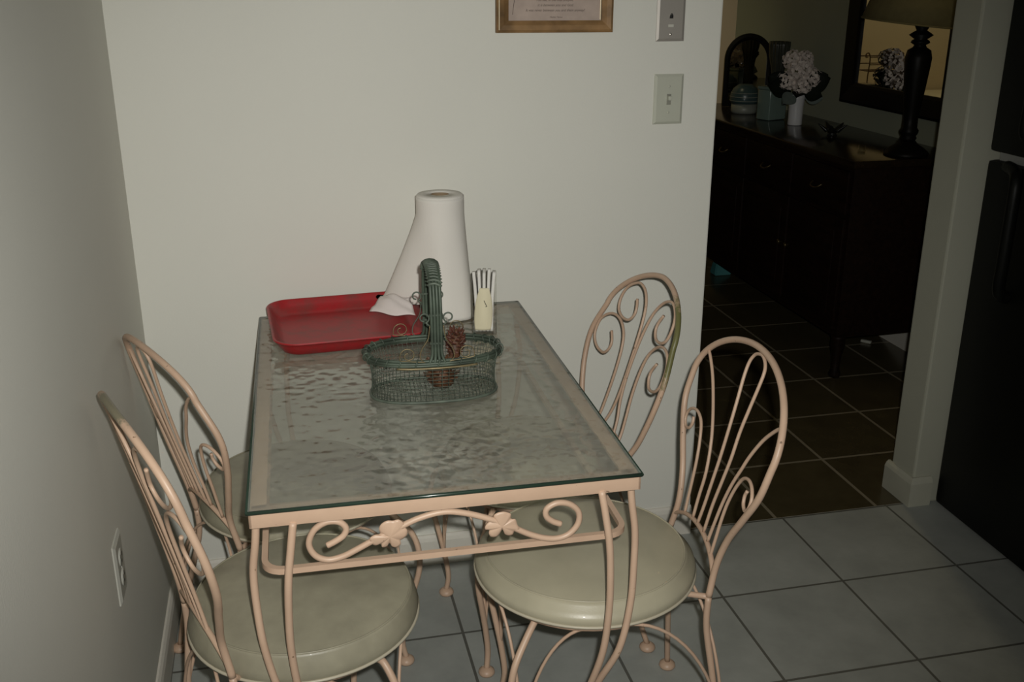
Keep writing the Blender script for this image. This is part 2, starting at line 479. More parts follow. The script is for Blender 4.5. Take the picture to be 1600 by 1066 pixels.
# ---------------------------------------------------------------- table
def acrylic():
    m = bpy.data.materials.new('clear_acrylic'); m.use_nodes = True
    nt = m.node_tree; nt.nodes.clear()
    out = nt.nodes.new('ShaderNodeOutputMaterial')
    tr = nt.nodes.new('ShaderNodeBsdfTransparent'); tr.inputs['Color'].default_value = (0.90, 0.90, 0.88, 1)
    gl = nt.nodes.new('ShaderNodeBsdfGlossy'); gl.inputs['Roughness'].default_value = 0.05
    fr = nt.nodes.new('ShaderNodeFresnel'); fr.inputs['IOR'].default_value = 1.5
    gm = nt.nodes.new('ShaderNodeNewGeometry'); sb_ = nt.nodes.new('ShaderNodeMath'); sb_.operation = 'SUBTRACT'; sb_.inputs[0].default_value = 1.0
    nt.links.new(gm.outputs['Backfacing'], sb_.inputs[1])
    ml = nt.nodes.new('ShaderNodeMath'); ml.operation = 'MULTIPLY'
    nt.links.new(fr.outputs[0], ml.inputs[0]); nt.links.new(sb_.outputs[0], ml.inputs[1])
    mx = nt.nodes.new('ShaderNodeMixShader')
    nt.links.new(ml.outputs[0], mx.inputs['Fac']); nt.links.new(tr.outputs[0], mx.inputs[1]); nt.links.new(gl.outputs[0], mx.inputs[2])
    nt.links.new(mx.outputs[0], out.inputs['Surface'])
    return m
M_acr = acrylic()
TX, TY, TR, TW, TD, TH = 0.2612, -0.0438, -0.0175, 0.6014, 0.9228, 0.7251
def glass_mat():
    """pebbled upper face: part straight transmission, part scattered refraction, plus reflection"""
    m = bpy.data.materials.new('pebbled_glass'); m.use_nodes = True
    nt = m.node_tree; nt.nodes.clear()
    out = nt.nodes.new('ShaderNodeOutputMaterial')
    tc = nt.nodes.new('ShaderNodeTexCoord')
    n = nt.nodes.new('ShaderNodeTexNoise'); n.inputs['Scale'].default_value = 36.0; n.inputs['Detail'].default_value = 1.0; n.inputs['Roughness'].default_value = 0.4
    n.inputs['Distortion'].default_value = 0.2
    vo = nt.nodes.new('ShaderNodeTexVoronoi'); vo.feature = 'SMOOTH_F1'; vo.inputs['Scale'].default_value = 52.0
    vo.inputs['Smoothness'].default_value = 0.9
    ad = nt.nodes.new('ShaderNodeMath'); ad.operation = 'ADD'
    nt.links.new(tc.outputs['Object'], n.inputs['Vector']); nt.links.new(tc.outputs['Object'], vo.inputs['Vector'])
    nt.links.new(n.outputs['Fac'], ad.inputs[0]); nt.links.new(vo.outputs['Distance'], ad.inputs[1])
    bp = nt.nodes.new('ShaderNodeBump'); bp.inputs['Strength'].default_value = GLASS_BUMP; bp.inputs['Distance'].default_value = 0.006
    nt.links.new(ad.outputs[0], bp.inputs['Height'])
    tr = nt.nodes.new('ShaderNodeBsdfTransparent'); tr.inputs['Color'].default_value = (0.93, 0.96, 0.92, 1)
    rf = nt.nodes.new('ShaderNodeBsdfRefraction'); rf.inputs['Color'].default_value = (0.93, 0.96, 0.92, 1)
    rf.inputs['IOR'].default_value = 1.16; rf.inputs['Roughness'].default_value = 0.26
    nt.links.new(bp.outputs['Normal'], rf.inputs['Normal'])
    mx = nt.nodes.new('ShaderNodeMixShader'); mx.inputs['Fac'].default_value = 0.52
    nt.links.new(tr.outputs[0], mx.inputs[1]); nt.links.new(rf.outputs[0], mx.inputs[2])
    df_ = nt.nodes.new('ShaderNodeBsdfDiffuse'); df_.inputs['Color'].default_value = (0.86, 0.84, 0.75, 1)
    nt.links.new(bp.outputs['Normal'], df_.inputs['Normal'])
    md = nt.nodes.new('ShaderNodeMixShader'); md.inputs['Fac'].default_value = 0.13
    nt.links.new(mx.outputs[0], md.inputs[1]); nt.links.new(df_.outputs[0], md.inputs[2])
    gl = nt.nodes.new('ShaderNodeBsdfGlossy'); gl.inputs['Roughness'].default_value = 0.10
    nt.links.new(bp.outputs['Normal'], gl.inputs['Normal'])
    fr = nt.nodes.new('ShaderNodeFresnel'); fr.inputs['IOR'].default_value = 1.85
    gm = nt.nodes.new('ShaderNodeNewGeometry'); sb_ = nt.nodes.new('ShaderNodeMath'); sb_.operation = 'SUBTRACT'; sb_.inputs[0].default_value = 1.0
    nt.links.new(gm.outputs['Backfacing'], sb_.inputs[1])
    ml = nt.nodes.new('ShaderNodeMath'); ml.operation = 'MULTIPLY'
    nt.links.new(fr.outputs[0], ml.inputs[0]); nt.links.new(sb_.outputs[0], ml.inputs[1])
    m2 = nt.nodes.new('ShaderNodeMixShader')
    nt.links.new(ml.outputs[0], m2.inputs['Fac']); nt.links.new(md.outputs[0], m2.inputs[1]); nt.links.new(gl.outputs[0], m2.inputs[2])
    nt.links.new(m2.outputs[0], out.inputs['Surface'])
    return m
GLASS_BUMP = 0.68
M_glass = glass_mat()
M_glass_edge = simple('green_glass_edge', (0.022, 0.040, 0.028), 0.2, var=0.1)

table = empty('glass_table', (TX, TY, 0), TR)
tag(table, 'peach iron dining table with a pebbled glass top and scrolled leaf apron', 'table')
gt = 0.006
# glass top (origin at the back-left corner; x right, y towards the wall)
top = G().box((0, -TD, TH-gt), (TW, 0, TH)).obj('glass_top', M_glass, table, False)
top.data.materials.append(M_acr)
for p_ in top.data.polygons:
    if p_.normal.z < 0.5: p_.material_index = 1
# (underside and edges of the pane are plain clear)
g = G()
for a, b in (((0, -TD), (TW, -TD)), ((TW, -TD), (TW, 0)), ((TW, 0), (0, 0)), ((0, 0), (0, -TD))):
    g.tube([(a[0], a[1], TH-gt/2), (b[0], b[1], TH-gt/2)], 0.0033, 8, 1)
g.obj('glass_edge', M_glass_edge, top)
# angle-iron rim: a flat vertical band with a flange the glass rests on
zf = TH-gt-0.0008
g = G()
fw, fh = 0.027, 0.0225
g.box((0.001, -TD+0.001, zf-fh), (TW-0.001, -TD+0.006, zf), 0.0012)
g.box((0.001, -0.006, zf-fh), (TW-0.001, -0.001, zf), 0.0012)
g.box((0.001, -TD+0.001, zf-fh), (0.006, -0.001, zf), 0.0012)
g.box((TW-0.006, -TD+0.001, zf-fh), (TW-0.001, -0.001, zf), 0.0012)
g.box((0.005, -TD+0.005, zf-0.004), (TW-0.005, -TD+fw, zf), 0.0005)
g.box((0.005, -fw, zf-0.004), (TW-0.005, -0.005, zf), 0.0005)
g.box((0.005, -TD+0.020, zf-0.004), (fw, -0.020, zf), 0.0005)
g.box((TW-fw, -TD+0.020, zf-0.004), (TW-0.005, -0.020, zf), 0.0005)
g.obj('rim', M_peach, table, 'auto')
# lower rail: rounded rectangle of square bar
zr = 0.612
i0 = 0.016; rad = 0.030
pts = []
for cx, cy, a0 in ((TW-i0-rad, -i0-rad, 0), (i0+rad, -i0-rad, PI/2), (i0+rad, -TD+i0+rad, PI), (TW-i0-rad, -TD+i0+rad, 1.5*PI)):
    for k in range(7):
        a = a0+PI/2*k/6
        pts.append((cx+rad*math.cos(a), cy+rad*math.sin(a), zr))
v = []; f = []
N = len(pts); hw = 0.0048
for i in range(N):
    p = Vector(pts[i]); t = (Vector(pts[(i+1) % N])-Vector(pts[i-1])).normalized(); n = Vector((-t.y, t.x, 0))
    for a, b in ((-1, -1), (1, -1), (1, 1), (-1, 1)):
        v.append(p+n*a*hw+Vector((0, 0, b*hw)))
for i in range(N):
    j = (i+1) % N
    for k in range(4):
        k2 = (k+1) % 4
        f.append((i*4+k, j*4+k, j*4+k2, i*4+k2))
G().add(v, f).obj('lower_rail', M_peach, table, 'auto')
# legs: at each corner two rods that curve inward and meet at one foot
FRONT = [(0.064, -0.004, 0.699), (0.058, 0.002, 0.660), (0.051, 0.0055, 0.610), (0.047, 0.004, 0.55), (0.046, 0.001, 0.48), (0.053, -0.002, 0.40), (0.068, -0.020, 0.32), (0.086, -0.050, 0.23), (0.101, -0.080, 0.14), (0.104, -0.092, 0.07), (0.099, -0.089, 0.035), (0.094, -0.085, 0.010)]
SIDE = [(0.010, -0.024, 0.699), (0.006, -0.024, 0.660), (-0.001, -0.024, 0.610), (-0.0005, -0.020, 0.55), (0.006, -0.010, 0.48), (0.024, -0.004, 0.40), (0.050, -0.028, 0.32), (0.075, -0.058, 0.23), (0.096, -0.088, 0.14), (0.102, -0.097, 0.07), (0.098, -0.093, 0.035), (0.094, -0.087, 0.010)]
for cx, sx in ((0, 1), (TW, -1)):
    for cy, sy in ((-TD, 1), (0, -1)):
        par = None
        for R in (FRONT, SIDE):
            P = [(cx+sx*a, cy-sy*b, z) for a, b, z in R]
            lg = G().tube(P, 0.0060, 12, 6).obj('leg', M_peach, table)
            par = lg
        g = G(); foot(g, cx+sx*0.094, cy+sy*0.086); g.obj('foot', M_peach, par)
# scrolled apron on the short ends: two scrolls joined by an arch, a leaf on either side
A_L = [(0.419,0.6445),(0.400,0.6490),(0.393,0.656),(0.403,0.672),(0.392,0.687),(0.373,0.689),(0.354,0.677),(0.345,0.656),(0.353,0.634),(0.371,0.6235),(0.392,0.627),(0.415,0.637),(0.437,0.648),(0.456,0.655)]
SCROLL = [(0.371,0.649),(0.385,0.6555),(0.397,0.664),(0.4005,0.676),(0.391,0.687),(0.373,0.689),(0.354,0.678),(0.3445,0.656),(0.352,0.635),(0.370,0.6245),(0.392,0.627),(0.415,0.637),(0.445,0.652)]
SCROLL_R = [(0.735,0.643),(0.722,0.649),(0.711,0.660),(0.712,0.673),(0.728,0.681),(0.748,0.677),(0.763,0.662),(0.763,0.641),(0.749,0.624),(0.730,0.618),(0.708,0.621),(0.682,0.632),(0.655,0.648)]
ARCH = [(0.445,0.652),(0.480,0.667),(0.513,0.680),(0.549,0.686),(0.582,0.680),(0.619,0.666),(0.655,0.648)]
LEAF_R = [(1141,263),(1134,243),(1128,225),(1113,222),(1112,204),(1098,196),(1085,192),(1066,194),(1052,202),(1050,218),(1036,224),(1022,236),(1020,250),(1034,256),(1033,268),(1040,280),(1056,284),(1070,277),(1083,263),(1090,278),(1104,284),(1118,281),(1124,270)]
LEAF_L = [(529,298),(546,288),(566,288),(562,270),(570,252),(590,241),(612,243),(630,240),(646,254),(648,268),(658,282),(656,300),(644,312),(634,318),(634,332),(620,342),(604,338),(596,326),(586,336),(570,336),(566,324),(548,326),(534,316)]
def leaf_mesh(px, s):
    """lobed leaf: outline around its centre, domed, lobes cupped"""
    cx = sum(p[0] for p in px)/len(px); cz = sum(p[1] for p in px)/len(px)
    O = [Vector(((x-cx)*s, 0, -(z-cz)*s*1.06)) for x, z in px]
    O = smooth_pts(O, 4, True); n = len(O); rings = 7
    R = [o.length for o in O]; rm = sum(R)/n
    v = [(0, 0, 0)]; f = []
    for j in range(1, rings+1):
        t = j/rings
        for o, r in zip(O, R):
            h = -0.0036*t*t + 0.0050*t*(r/rm-1.0)
            v.append((o.x*t, h, o.z*t))
    for k in range(n):
        f.append((0, 1+k, 1+(k+1) % n))
    for j in range(rings-1):
        for k in range(n):
            k2 = (k+1) % n
            f.append((1+j*n+k, 1+(j+1)*n+k, 1+(j+1)*n+k2, 1+j*n+k2))
    return v, f, n, rings
def apron(yl, flip):
    """flip = +1 front end, -1 back end"""
    conv = lambda P: [((x-TX+0.001) if flip > 0 else (TW-(x-TX)), yl, z) for x, z in P]
    ap = G().tube(conv(ARCH), 0.0050, 10, 6)
    ap.tube(conv(SCROLL), 0.0050, 10, 6).tube(conv(SCROLL_R), 0.0050, 10, 6)
    o = ap.obj('scroll_apron', M_peach, table)
    for cx, cz, px in ((0.4655, 0.6555, LEAF_L), (0.6390, 0.6525, LEAF_R)):
        x0 = (cx-TX+0.001) if flip > 0 else TW-(cx-TX)
        pts, f, n, rings = leaf_mesh(px, 0.000445)
        yo = yl-flip*0.0062
        V = [(x0+flip*a, yo-flip*b, cz+c) for a, b, c in pts]
        V2 = [(a, b+flip*0.0022, c) for a, b, c in V]
        g = G(); g.add(V, f); k = len(V)
        g.add(V2, [tuple(reversed(q)) for q in f])
        e0 = 1+(rings-1)*n
        for q in range(n):
            q2 = (q+1) % n
            g.f.append((e0+q, k+e0+q, k+e0+q2, e0+q2))
        g.obj('leaf', M_peach, o)
apron(-TD+0.012, 1)
apron(-0.012, -1)

# ---------------------------------------------------------------- things on the table
M_red = simple('red_plastic', (0.40, 0.018, 0.022), 0.38, var=0.10, vscale=9, bump_s=0.06, bump_scale=150)
def tray_mat():
    m, nt, b = new_mat('red_tray_plastic')
    tc = nt.nodes.new('ShaderNodeTexCoord')
    n = noise(nt, 16.0, 5.0, 0.7)
    r = ramp(nt, n.outputs['Fac'], [(0.48, (0.36, 0.016, 0.020)), (0.72, (0.20, 0.040, 0.035))])
    nt.links.new(r.outputs['Color'], b.inputs['Base Color'])
    b.inputs['Roughness'].default_value = 0.40
    return m
M_tray = tray_mat()
TRX, TRY, TRR = 0.2735, -0.028, 0.057
trw, trd = 0.335, 0.320
tray = empty('serving_tray', (TRX, TRY, TH+0.0005), TRR)
tag(tray, 'red plastic serving tray lying on the back left of the glass table', 'tray')
def rrect(x0, y0, x1, y1, r, n=8):
    P = []
    for cx, cy, a0 in ((x1-r, y1-r, 0), (x0+r, y1-r, PI/2), (x0+r, y0+r, PI), (x1-r, y0+r, 1.5*PI)):
        for k in range(n+1):
            a = a0+PI/2*k/n
            P.append((cx+r*math.cos(a), cy+r*math.sin(a)))
    return P
levels = [(0.030, 0.0), (0.026, 0.0), (0.019, 0.004), (0.008, 0.020), (0.003, 0.0285), (0.0, 0.030), (0.0015, 0.0325), (0.0045, 0.0325), (0.0075, 0.029), (0.012, 0.021), (0.023, 0.0065), (0.031, 0.003), (0.036, 0.003)]
v = []; f = []; n0 = None
for ins, z in levels:
    P = rrect(ins, -trd+ins, trw-ins, -ins, 0.052-ins*0.75); n0 = len(P)
    v += [(x, y, z) for x, y in P]
for j in range(len(levels)-1):
    for k in range(n0):
        k2 = (k+1) % n0
        f.append((j*n0+k, j*n0+k2, (j+1)*n0+k2, (j+1)*n0+k))
f.append(tuple(range(n0-1, -1, -1))); f.append(tuple((len(levels)-1)*n0+k for k in range(n0)))
tb = G().add(v, f).obj('tray_body', M_tray, tray, 'auto')

# paper towel roll with a loose flared outer sheet
M_paper = simple('towel_paper', (0.74, 0.71, 0.655), 0.9, var=0.03, vscale=4, bump_s=0.25, bump_scale=140, spec=0.2)
M_core = simple('cardboard_core', (0.30, 0.22, 0.14), 0.9)
PTX, PTY = 0.671, -0.112
pt = empty('paper_towel_roll', (PTX, PTY, TH+0.0005))
tag(pt, 'white paper towel roll standing on end with its loose sheet flaring out', 'paper towels')
RT = 0.0525; HT = 0.279
body = G()
body.lathe([(0.021, 0.0), (RT-0.001, 0.0), (RT, 0.002), (RT, HT-0.003), (RT-0.003, HT), (0.021, HT)], 56, closed=True)
body.obj('roll', M_paper, pt)
G().lathe([(0.0195, 0.001), (0.0208, 0.001), (0.0208, HT-0.001), (0.0195, HT-0.001)], 40, closed=True).obj('cardboard_core', M_core, pt)
def sheet(u, t):
    # u 0..1 around the visible side from the left tangent over the front to the right
    z = HT*0.985-(HT*0.985-0.003)*t
    a = math.radians(158+ (375-158)*u)   # starts at the left, passes the front (270), ends at the right
    e = max(0.0, (t-0.14)/0.86)
    e = e**1.12
    left = max(0.0, -math.cos(a)); front = max(0.0, -math.sin(a)); right = max(0.0, math.cos(a))
    wing = max(0.0, math.cos(a-math.radians(162)))**5
    ff = e*(0.098*wing+0.022*front+0.016*right)
    wob = 0.0022*e*math.sin(7*a+1.0)
    R = RT+0.0012+ff+wob
    zz = z
    x, y = R*math.cos(a), R*math.sin(a)
    # where the sheet hangs over the tray it rests on the tray's rim
    if x < -0.040:
        zz = max(z, 0.038*min(1.0, (-0.040-x)/0.010))
    return (x, min(y, 0.085), zz)
nu, nv = 60, 36
A = [sheet(i/(nu-1), j/(nv-1)) for j in range(nv) for i in range(nu)]
B = []
for (x, y, z) in A:
    l = math.hypot(x, y); B.append((x*(1-0.0009/l), y*(1-0.0009/l), z))
g = G(); f = []
for j in range(nv-1):
    for i in range(nu-1):
        f.append((j*nu+i, (j+1)*nu+i, (j+1)*nu+i+1, j*nu+i+1))
g.add(A, f); g.add(B, [tuple(reversed(q)) for q in f])
k = len(A)
for j in range(nv-1):
    g.f.append((j*nu, k+j*nu, k+(j+1)*nu, (j+1)*nu)); g.f.append((j*nu+nu-1, (j+1)*nu+nu-1, k+(j+1)*nu+nu-1, k+j*nu+nu-1))
for i in range(nu-1):
    g.f.append((i, i+1, k+i+1, k+i)); q = (nv-1)*nu; g.f.append((q+i, k+q+i, k+q+i+1, q+i+1))
g.obj('loose_sheet', M_paper, pt)

# crumpled napkin on the tray rim
M_tissue = simple('tissue', (0.74, 0.67, 0.64), 0.9, var=0.03, vscale=10, bump_s=0.15, bump_scale=90, spec=0.2)
def nap(u, t):
    p00, p10, p01, p11 = Vector((0.500, -0.156, 0.757)), Vector((0.596, -0.208, 0.757)), Vector((0.530, -0.122, 0.783)), Vector((0.590, -0.166, 0.785))
    p = p00*(1-u)*(1-t)+p10*u*(1-t)+p01*(1-u)*t+p11*u*t
    edge = 0.016*math.sin(PI*u)*(1-t)
    p.y -= edge
    p.z += 0.011*math.sin(PI*u*1.0)*math.sin(PI*t*0.8+0.3)+0.003*math.sin(9*u+4*t)*math.sin(7*t+1)
    return p
A = [nap(i/15, j/15) for j in range(16) for i in range(16)]
g = G(); f = []
for j in range(15):
    for i in range(15):
        f.append((j*16+i, j*16+i+1, (j+1)*16+i+1, (j+1)*16+i))
g.add(A, f); g.add([a+Vector((0, 0, -0.0012)) for a in A], [tuple(reversed(q)) for q in f])
for i in range(15):
    g.f.append((i+1, i, 256+i, 256+i+1)); q = 240; g.f.append((q+i, q+i+1, 256+q+i+1, 256+q+i))
    g.f.append((i*16, (i+1)*16, 256+(i+1)*16, 256+i*16)); g.f.append(((i+1)*16+15, i*16+15, 256+i*16+15, 256+(i+1)*16+15))
tag(g.obj('paper_napkin', M_tissue), 'crumpled white paper napkin lying on the red tray beside the towel roll', 'napkin')

# acrylic napkin holder with paper napkins
M_napkin = simple('napkin_white', (0.76, 0.74, 0.69), 0.9, var=0.03, spec=0.2)
M_napkin_cream = simple('napkin_cream', (0.72, 0.66, 0.47), 0.85, var=0.05, spec=0.2)
nh = empty('napkin_holder', (0.745, -0.235, TH+0.0005), math.radians(-12))
tag(nh, 'clear acrylic napkin holder at the back of the table beside the paper towel roll', 'napkin holder')
G().box((-0.027, -0.045, 0), (0.027, 0.045, 0.004), 0.001).obj('base', M_acr, nh, False)
G().box((-0.027, -0.045, 0.004), (-0.0245, 0.045, 0.118), 0.0008).obj('side_panel', M_acr, nh, False)
G().box((0.0245, -0.045, 0.004), (0.027, 0.045, 0.118), 0.0008).obj('side_panel', M_acr, nh, False)
c_, s_ = math.cos(math.radians(-12)), math.sin(math.radians(-12))
def nh_world(x, y, z): return (0.745+x*c_-y*s_, -0.235+x*s_+y*c_, TH+0.0005+z)
for k in range(5):
    x0 = -0.0158+k*0.0079
    lean = (-0.0030, -0.0014, 0.0002, 0.0018, 0.0030)[k]; top_ = (0.139, 0.142, 0.140, 0.145, 0.138)[k]
    def fs(u, t, x0=x0, lean=lean, top_=top_, k=k):
        y = -0.038+0.076*u
        z = 0.0055+(top_-0.0055)*t
        x = x0+lean*t*t*2+0.0002*math.sin(5*t+k)*math.sin(PI*u)
        if t > 0.8: z -= 0.016*(t-0.8)/0.2*abs(u-0.15*(k % 3))*1.2
        return (x, y, z)
    A = [Vector(fs(i/9, j/17)) for j in range(18) for i in range(10)]
    th = 0.0066
    f = []
    for j in range(17):
        for i in range(9):
            f.append((j*10+i, j*10+i+1, (j+1)*10+i+1, (j+1)*10+i))
    g = G(); g.add([a-Vector((th/2, 0, 0)) for a in A], [tuple(reversed(q)) for q in f])
    g.add([a+Vector((th/2*(1.0 if 1 else 0), 0, 0)) for a in A], f); m_ = 180
    for j in range(17):
        g.f.append((j*10, (j+1)*10, m_+(j+1)*10, m_+j*10)); g.f.append((j*10+9, m_+j*10+9, m_+(j+1)*10+9, (j+1)*10+9))
    for i in range(9):
        g.f.append((i, m_+i, m_+i+1, i+1)); q = 170; g.f.append((q+i, q+i+1, m_+q+i+1, m_+q+i))
    oo = g.obj('table_napkin', M_napkin)
    oo.location = (0.745, -0.235, TH+0.0005); oo.rotation_euler = (0, 0, math.radians(-12))
    tag(oo, 'folded white paper napkin standing in the clear acrylic holder', 'napkin', 'napkins standing in the acrylic holder')
# front napkin folded over towards the camera, drop-shaped, with a small dark tick
def drop(u, t):
    z = 0.010+0.094*t
    w = 0.0195*math.sin(PI*min(1.0, (0.10+0.62*(1-t))))**0.7+0.002
    x = -0.001+(u-0.5)*2*w*0.92+0.004*(t-0.5)
    y = -0.0405-0.008*math.sin(PI*u)*math.sin(PI*(0.15+0.8*t))-0.002*(1-t)
    return (x, y, z)
g = G(); g.grid(drop, 15, 22); nA = len(g.v)
B = [(x, y+0.0012, z) for x, y, z in g.v]; fA = list(g.f); g.add(B, [tuple(reversed(q)) for q in fA])
for j in range(21):
    g.f.append((j*15, (j+1)*15, nA+(j+1)*15, nA+j*15)); g.f.append((j*15+14, nA+j*15+14, nA+(j+1)*15+14, (j+1)*15+14))
for i in range(14):
    g.f.append((i, nA+i, nA+i+1, i+1)); q = 21*15; g.f.append((q+i, q+i+1, nA+q+i+1, nA+q+i))
fn = g.obj('folded_napkin', M_napkin_cream)
fn.location = (0.745, -0.235, TH+0.0005); fn.rotation_euler = (0, 0, math.radians(-12))
tag(fn, 'cream napkin bulging out of the front of the acrylic holder', 'napkin')
G().tube([(0.000, -0.0505, 0.079), (0.003, -0.0512, 0.072), (0.006, -0.0510, 0.066)], 0.0007, 6, 2).tube([(0.006, -0.0510, 0.066), (0.003, -0.0515, 0.0655)], 0.0006, 6, 1).obj('printed_tick', M_black, fn)

# wire basket
M_wire = simple('verdigris_wire', (0.085, 0.105, 0.080), 0.55, 0.10, var=0.35, vscale=30)
M_wire_rim = simple('verdigris_rim', (0.062, 0.082, 0.060), 0.5, 0.15, var=0.55, vscale=22)
M_brass = simple('aged_brass_wire', (0.20, 0.16, 0.085), 0.45, 0.5, var=0.3, vscale=25)
BX, BY, BR_ = 0.5805, -0.570, -0.035
bk = empty('wire_basket', (BX, BY, TH+0.0006), BR_)
tag(bk, 'oval green wire mesh basket with tall handle and curled wires on the glass table', 'basket')
def oval(a, ax, ay, p=2.5):
    c, s = math.cos(a), math.sin(a)
    return (ax*math.copysign(abs(c)**(2/p), c), ay*math.copysign(abs(s)**(2/p), s))
def ring_pts(ax, ay, z, n=72):
    return [(*oval(2*PI*k/n, ax, ay), z) for k in range(n)]
def bsec(t):   # half axes by height fraction: waisted
    w = 1-0.045*math.sin(PI*t)
    return (0.1165+0.006*t)*w, (0.0620+0.008*t)*w
hB = 0.078
g = G()
for k in range(1, 11):
    t = k/11; ax, ay = bsec(t)
    g.tube(ring_pts(ax, ay, 0.003+hB*t, 64), 0.00052, 4, 1, True)
nV = 80
for k in range(nV):
    a = 2*PI*(k+0.5)/nV
    g.tube([(*oval(a, *bsec(t)), 0.003+hB*t) for t in (0, 0.25, 0.5, 0.75, 1.0)], 0.00052, 4, 1)
for i in range(-16, 17):      # woven floor
    x = i*0.0070
    if abs(x) < 0.112:
        yy = 0.0615*(1-(abs(x)/0.1165)**2.5)**(1/2.5)
        g.tube([(x, -yy, 0.0022), (x, yy, 0.0022)], 0.0005, 4, 1)
for i in range(-8, 9):
    y = i*0.0070
    if abs(y) < 0.060:
        xx = 0.116*(1-(abs(y)/0.062)**2.5)**(1/2.5)
        g.tube([(-xx, y, 0.0026), (xx, y, 0.0026)], 0.0005, 4, 1)
g.obj('wire_mesh', M_wire, bk)
G().tube(ring_pts(0.1172, 0.0628, 0.0032), 0.0030, 8, 1, True).obj('bottom_ring', M_wire, bk)
# bundled rim: three wires side by side and wrappings
g = G()
for dz, da in ((0.0, 0.0), (0.0045, 0.0020), (0.0085, -0.001), (0.0040, -0.0045)):
    g.tube(ring_pts(0.1235+da, 0.0705+da, hB-0.001+dz), 0.0029, 8, 1, True)
for k in range(26):
    a = 2*PI*k/26+0.1
    x, y = oval(a, 0.1235, 0.0705); x2, y2 = oval(a+0.055, 0.1235, 0.0705)
    L = Vector((x2-x, y2-y, 0)); nrm = Vector((L.y, -L.x, 0)).normalized()
    c0 = Vector(((x+x2)/2, (y+y2)/2, hB+0.003))
    P = [c0+nrm*math.cos(q)*0.0068+Vector((0, 0, 1))*math.sin(q)*0.0082+L.normalized()*0.003*math.sin(q) for q in [2*PI*i/14 for i in range(14)]]
    g.tube(P, 0.0014, 6, 1, True)
g.obj('rim', M_wire_rim, bk)
G().tube([(x, y-0.006, z) for x, y, z in [(*oval(PI*1.5+q, 0.1215, 0.0705), hB-0.004) for q in (-0.55, -0.3, 0.0, 0.3, 0.55)]], 0.0021, 8, 5).obj('rim_binding', M_brass, bk)
# tall handle: a flat bundle of four rods arching from front to back
g = G()
for i in range(4):
    x = -0.0082+i*0.0055
    P = [(x*1.7, -0.072, hB+0.004), (x*1.05, -0.0695, hB+0.02), (x, -0.068, hB+0.05), (x, -0.066, 0.18), (x, -0.055, 0.222), (x, -0.030, 0.2425), (x, 0.0, 0.2475), (x, 0.030, 0.2425), (x, 0.055, 0.222), (x, 0.066, 0.18), (x, 0.068, hB+0.05), (x*1.05, 0.0695, hB+0.02), (x*1.7, 0.072, hB+0.004)]
    g.tube(P, 0.0030, 8, 6)
g.obj('handle', M_wire_rim, bk)
for yy, zz in ((-0.068, 0.118), (-0.0665, 0.170), (0.068, 0.118), (0.0665, 0.170)):
    G().tube([(-0.0120, yy, zz), (0.0120, yy, zz)], 0.0028, 6, 1).obj('handle_tie', M_wire, bk)
P = []
for k in range(85):
    a = k*PI/2
    yy = -0.058+0.116*k/84
    zt_ = 0.2475-0.0245*(abs(yy)/0.055)**2.2
    P.append((0.0122*math.cos(a), yy, zt_+0.0042*math.sin(a)))
G().tube(P, 0.0026, 6, 2).obj('handle_wrap', M_wire, bk)
# curled wires beside the handle, front and back
def spiral(cx, cz, r0, r1, a0, turns, y, n=26):
    return [(cx+(r0+(r1-r0)*k/n)*math.cos(a0+turns*2*PI*k/n), y, cz+(r0+(r1-r0)*k/n)*math.sin(a0+turns*2*PI*k/n)) for k in range(n+1)]
for yy in (-0.0715, 0.0715):
    for s in (-1, 1):
        sp = spiral(s*0.052, hB+0.021, 0.004, 0.0155, PI/2 if s > 0 else PI/2, -s*1.35, yy)
        P = sp+[(s*0.026, yy, hB+0.007), (s*0.018, yy, hB+0.004)]
        G().tube(P, 0.00095, 6, 2).obj('curled_wire', M_brass, bk)
        P = [(s*0.012, yy, hB+0.075), (s*0.016, yy, hB+0.050), (s*0.028, yy, hB+0.030), (s*0.030, yy, hB+0.014), (s*0.020, yy, hB+0.005), (s*0.010, yy, hB+0.008)]
        G().tube(P, 0.00105, 6, 5).obj('curled_wire', M_brass if yy < 0 else M_wire, bk)
        sp = spiral(s*0.0215, 0.166, 0.006, 0.0095, -PI/2 if s > 0 else -PI/2, s*0.95, yy*0.94)
        G().tube(sp+[(s*0.0105, yy*0.94, 0.150)], 0.0015, 6, 2).obj('curled_wire', M_wire, bk)

# pine cones in the basket
M_cone = simple('pinecone_brown', (0.090, 0.040, 0.018), 0.6, var=0.45, vscale=60)
M_cone2 = simple('pinecone_red_brown', (0.085, 0.028, 0.016), 0.65, var=0.45, vscale=60)
def pinecone(label, mat, loc, rot, L, R):
    root = empty('pine_cone', loc); root.rotation_euler = rot
    tag(root, label, 'pine cone')
    core = G().lathe([(0.0008, 0), (R*0.50, L*0.06), (R*0.62, L*0.3), (R*0.48, L*0.65), (R*0.2, L*0.92), (0.0008, L)], 16)
    core.obj('core', M_cone, root)
    g = G(); n = 62
    for k in range(n):
        t = (k+0.5)/n; a = k*2.39996
        z = L*(0.04+0.92*t); rr = R*math.sin(PI*(0.18+0.72*(1-t)))**0.8
        d = Vector((math.cos(a), math.sin(a), 0)); sd = Vector((-d.y, d.x, 0)); upz = Vector((0, 0, 1))
        w = 0.0062*(1-0.45*t); base = d*(rr*0.45)+upz*z
        tip = d*rr*0.96+upz*(z-0.002+0.008*t); mid = d*(rr*0.8)+upz*(z+0.001)
        V = [base-sd*w*0.5, base+sd*w*0.5, mid+sd*w, tip+sd*w*0.4+upz*0.002, tip-sd*w*0.4+upz*0.002, mid-sd*w]
        V2 = [q-upz*0.0022 for q in V]
        g.add(V+V2, [(0,1,2,3,4,5), (11,10,9,8,7,6)]+[(i, 6+i, 6+(i+1) % 6, (i+1) % 6) for i in range(6)])
    g.obj('scales', mat, root, False)
    return root
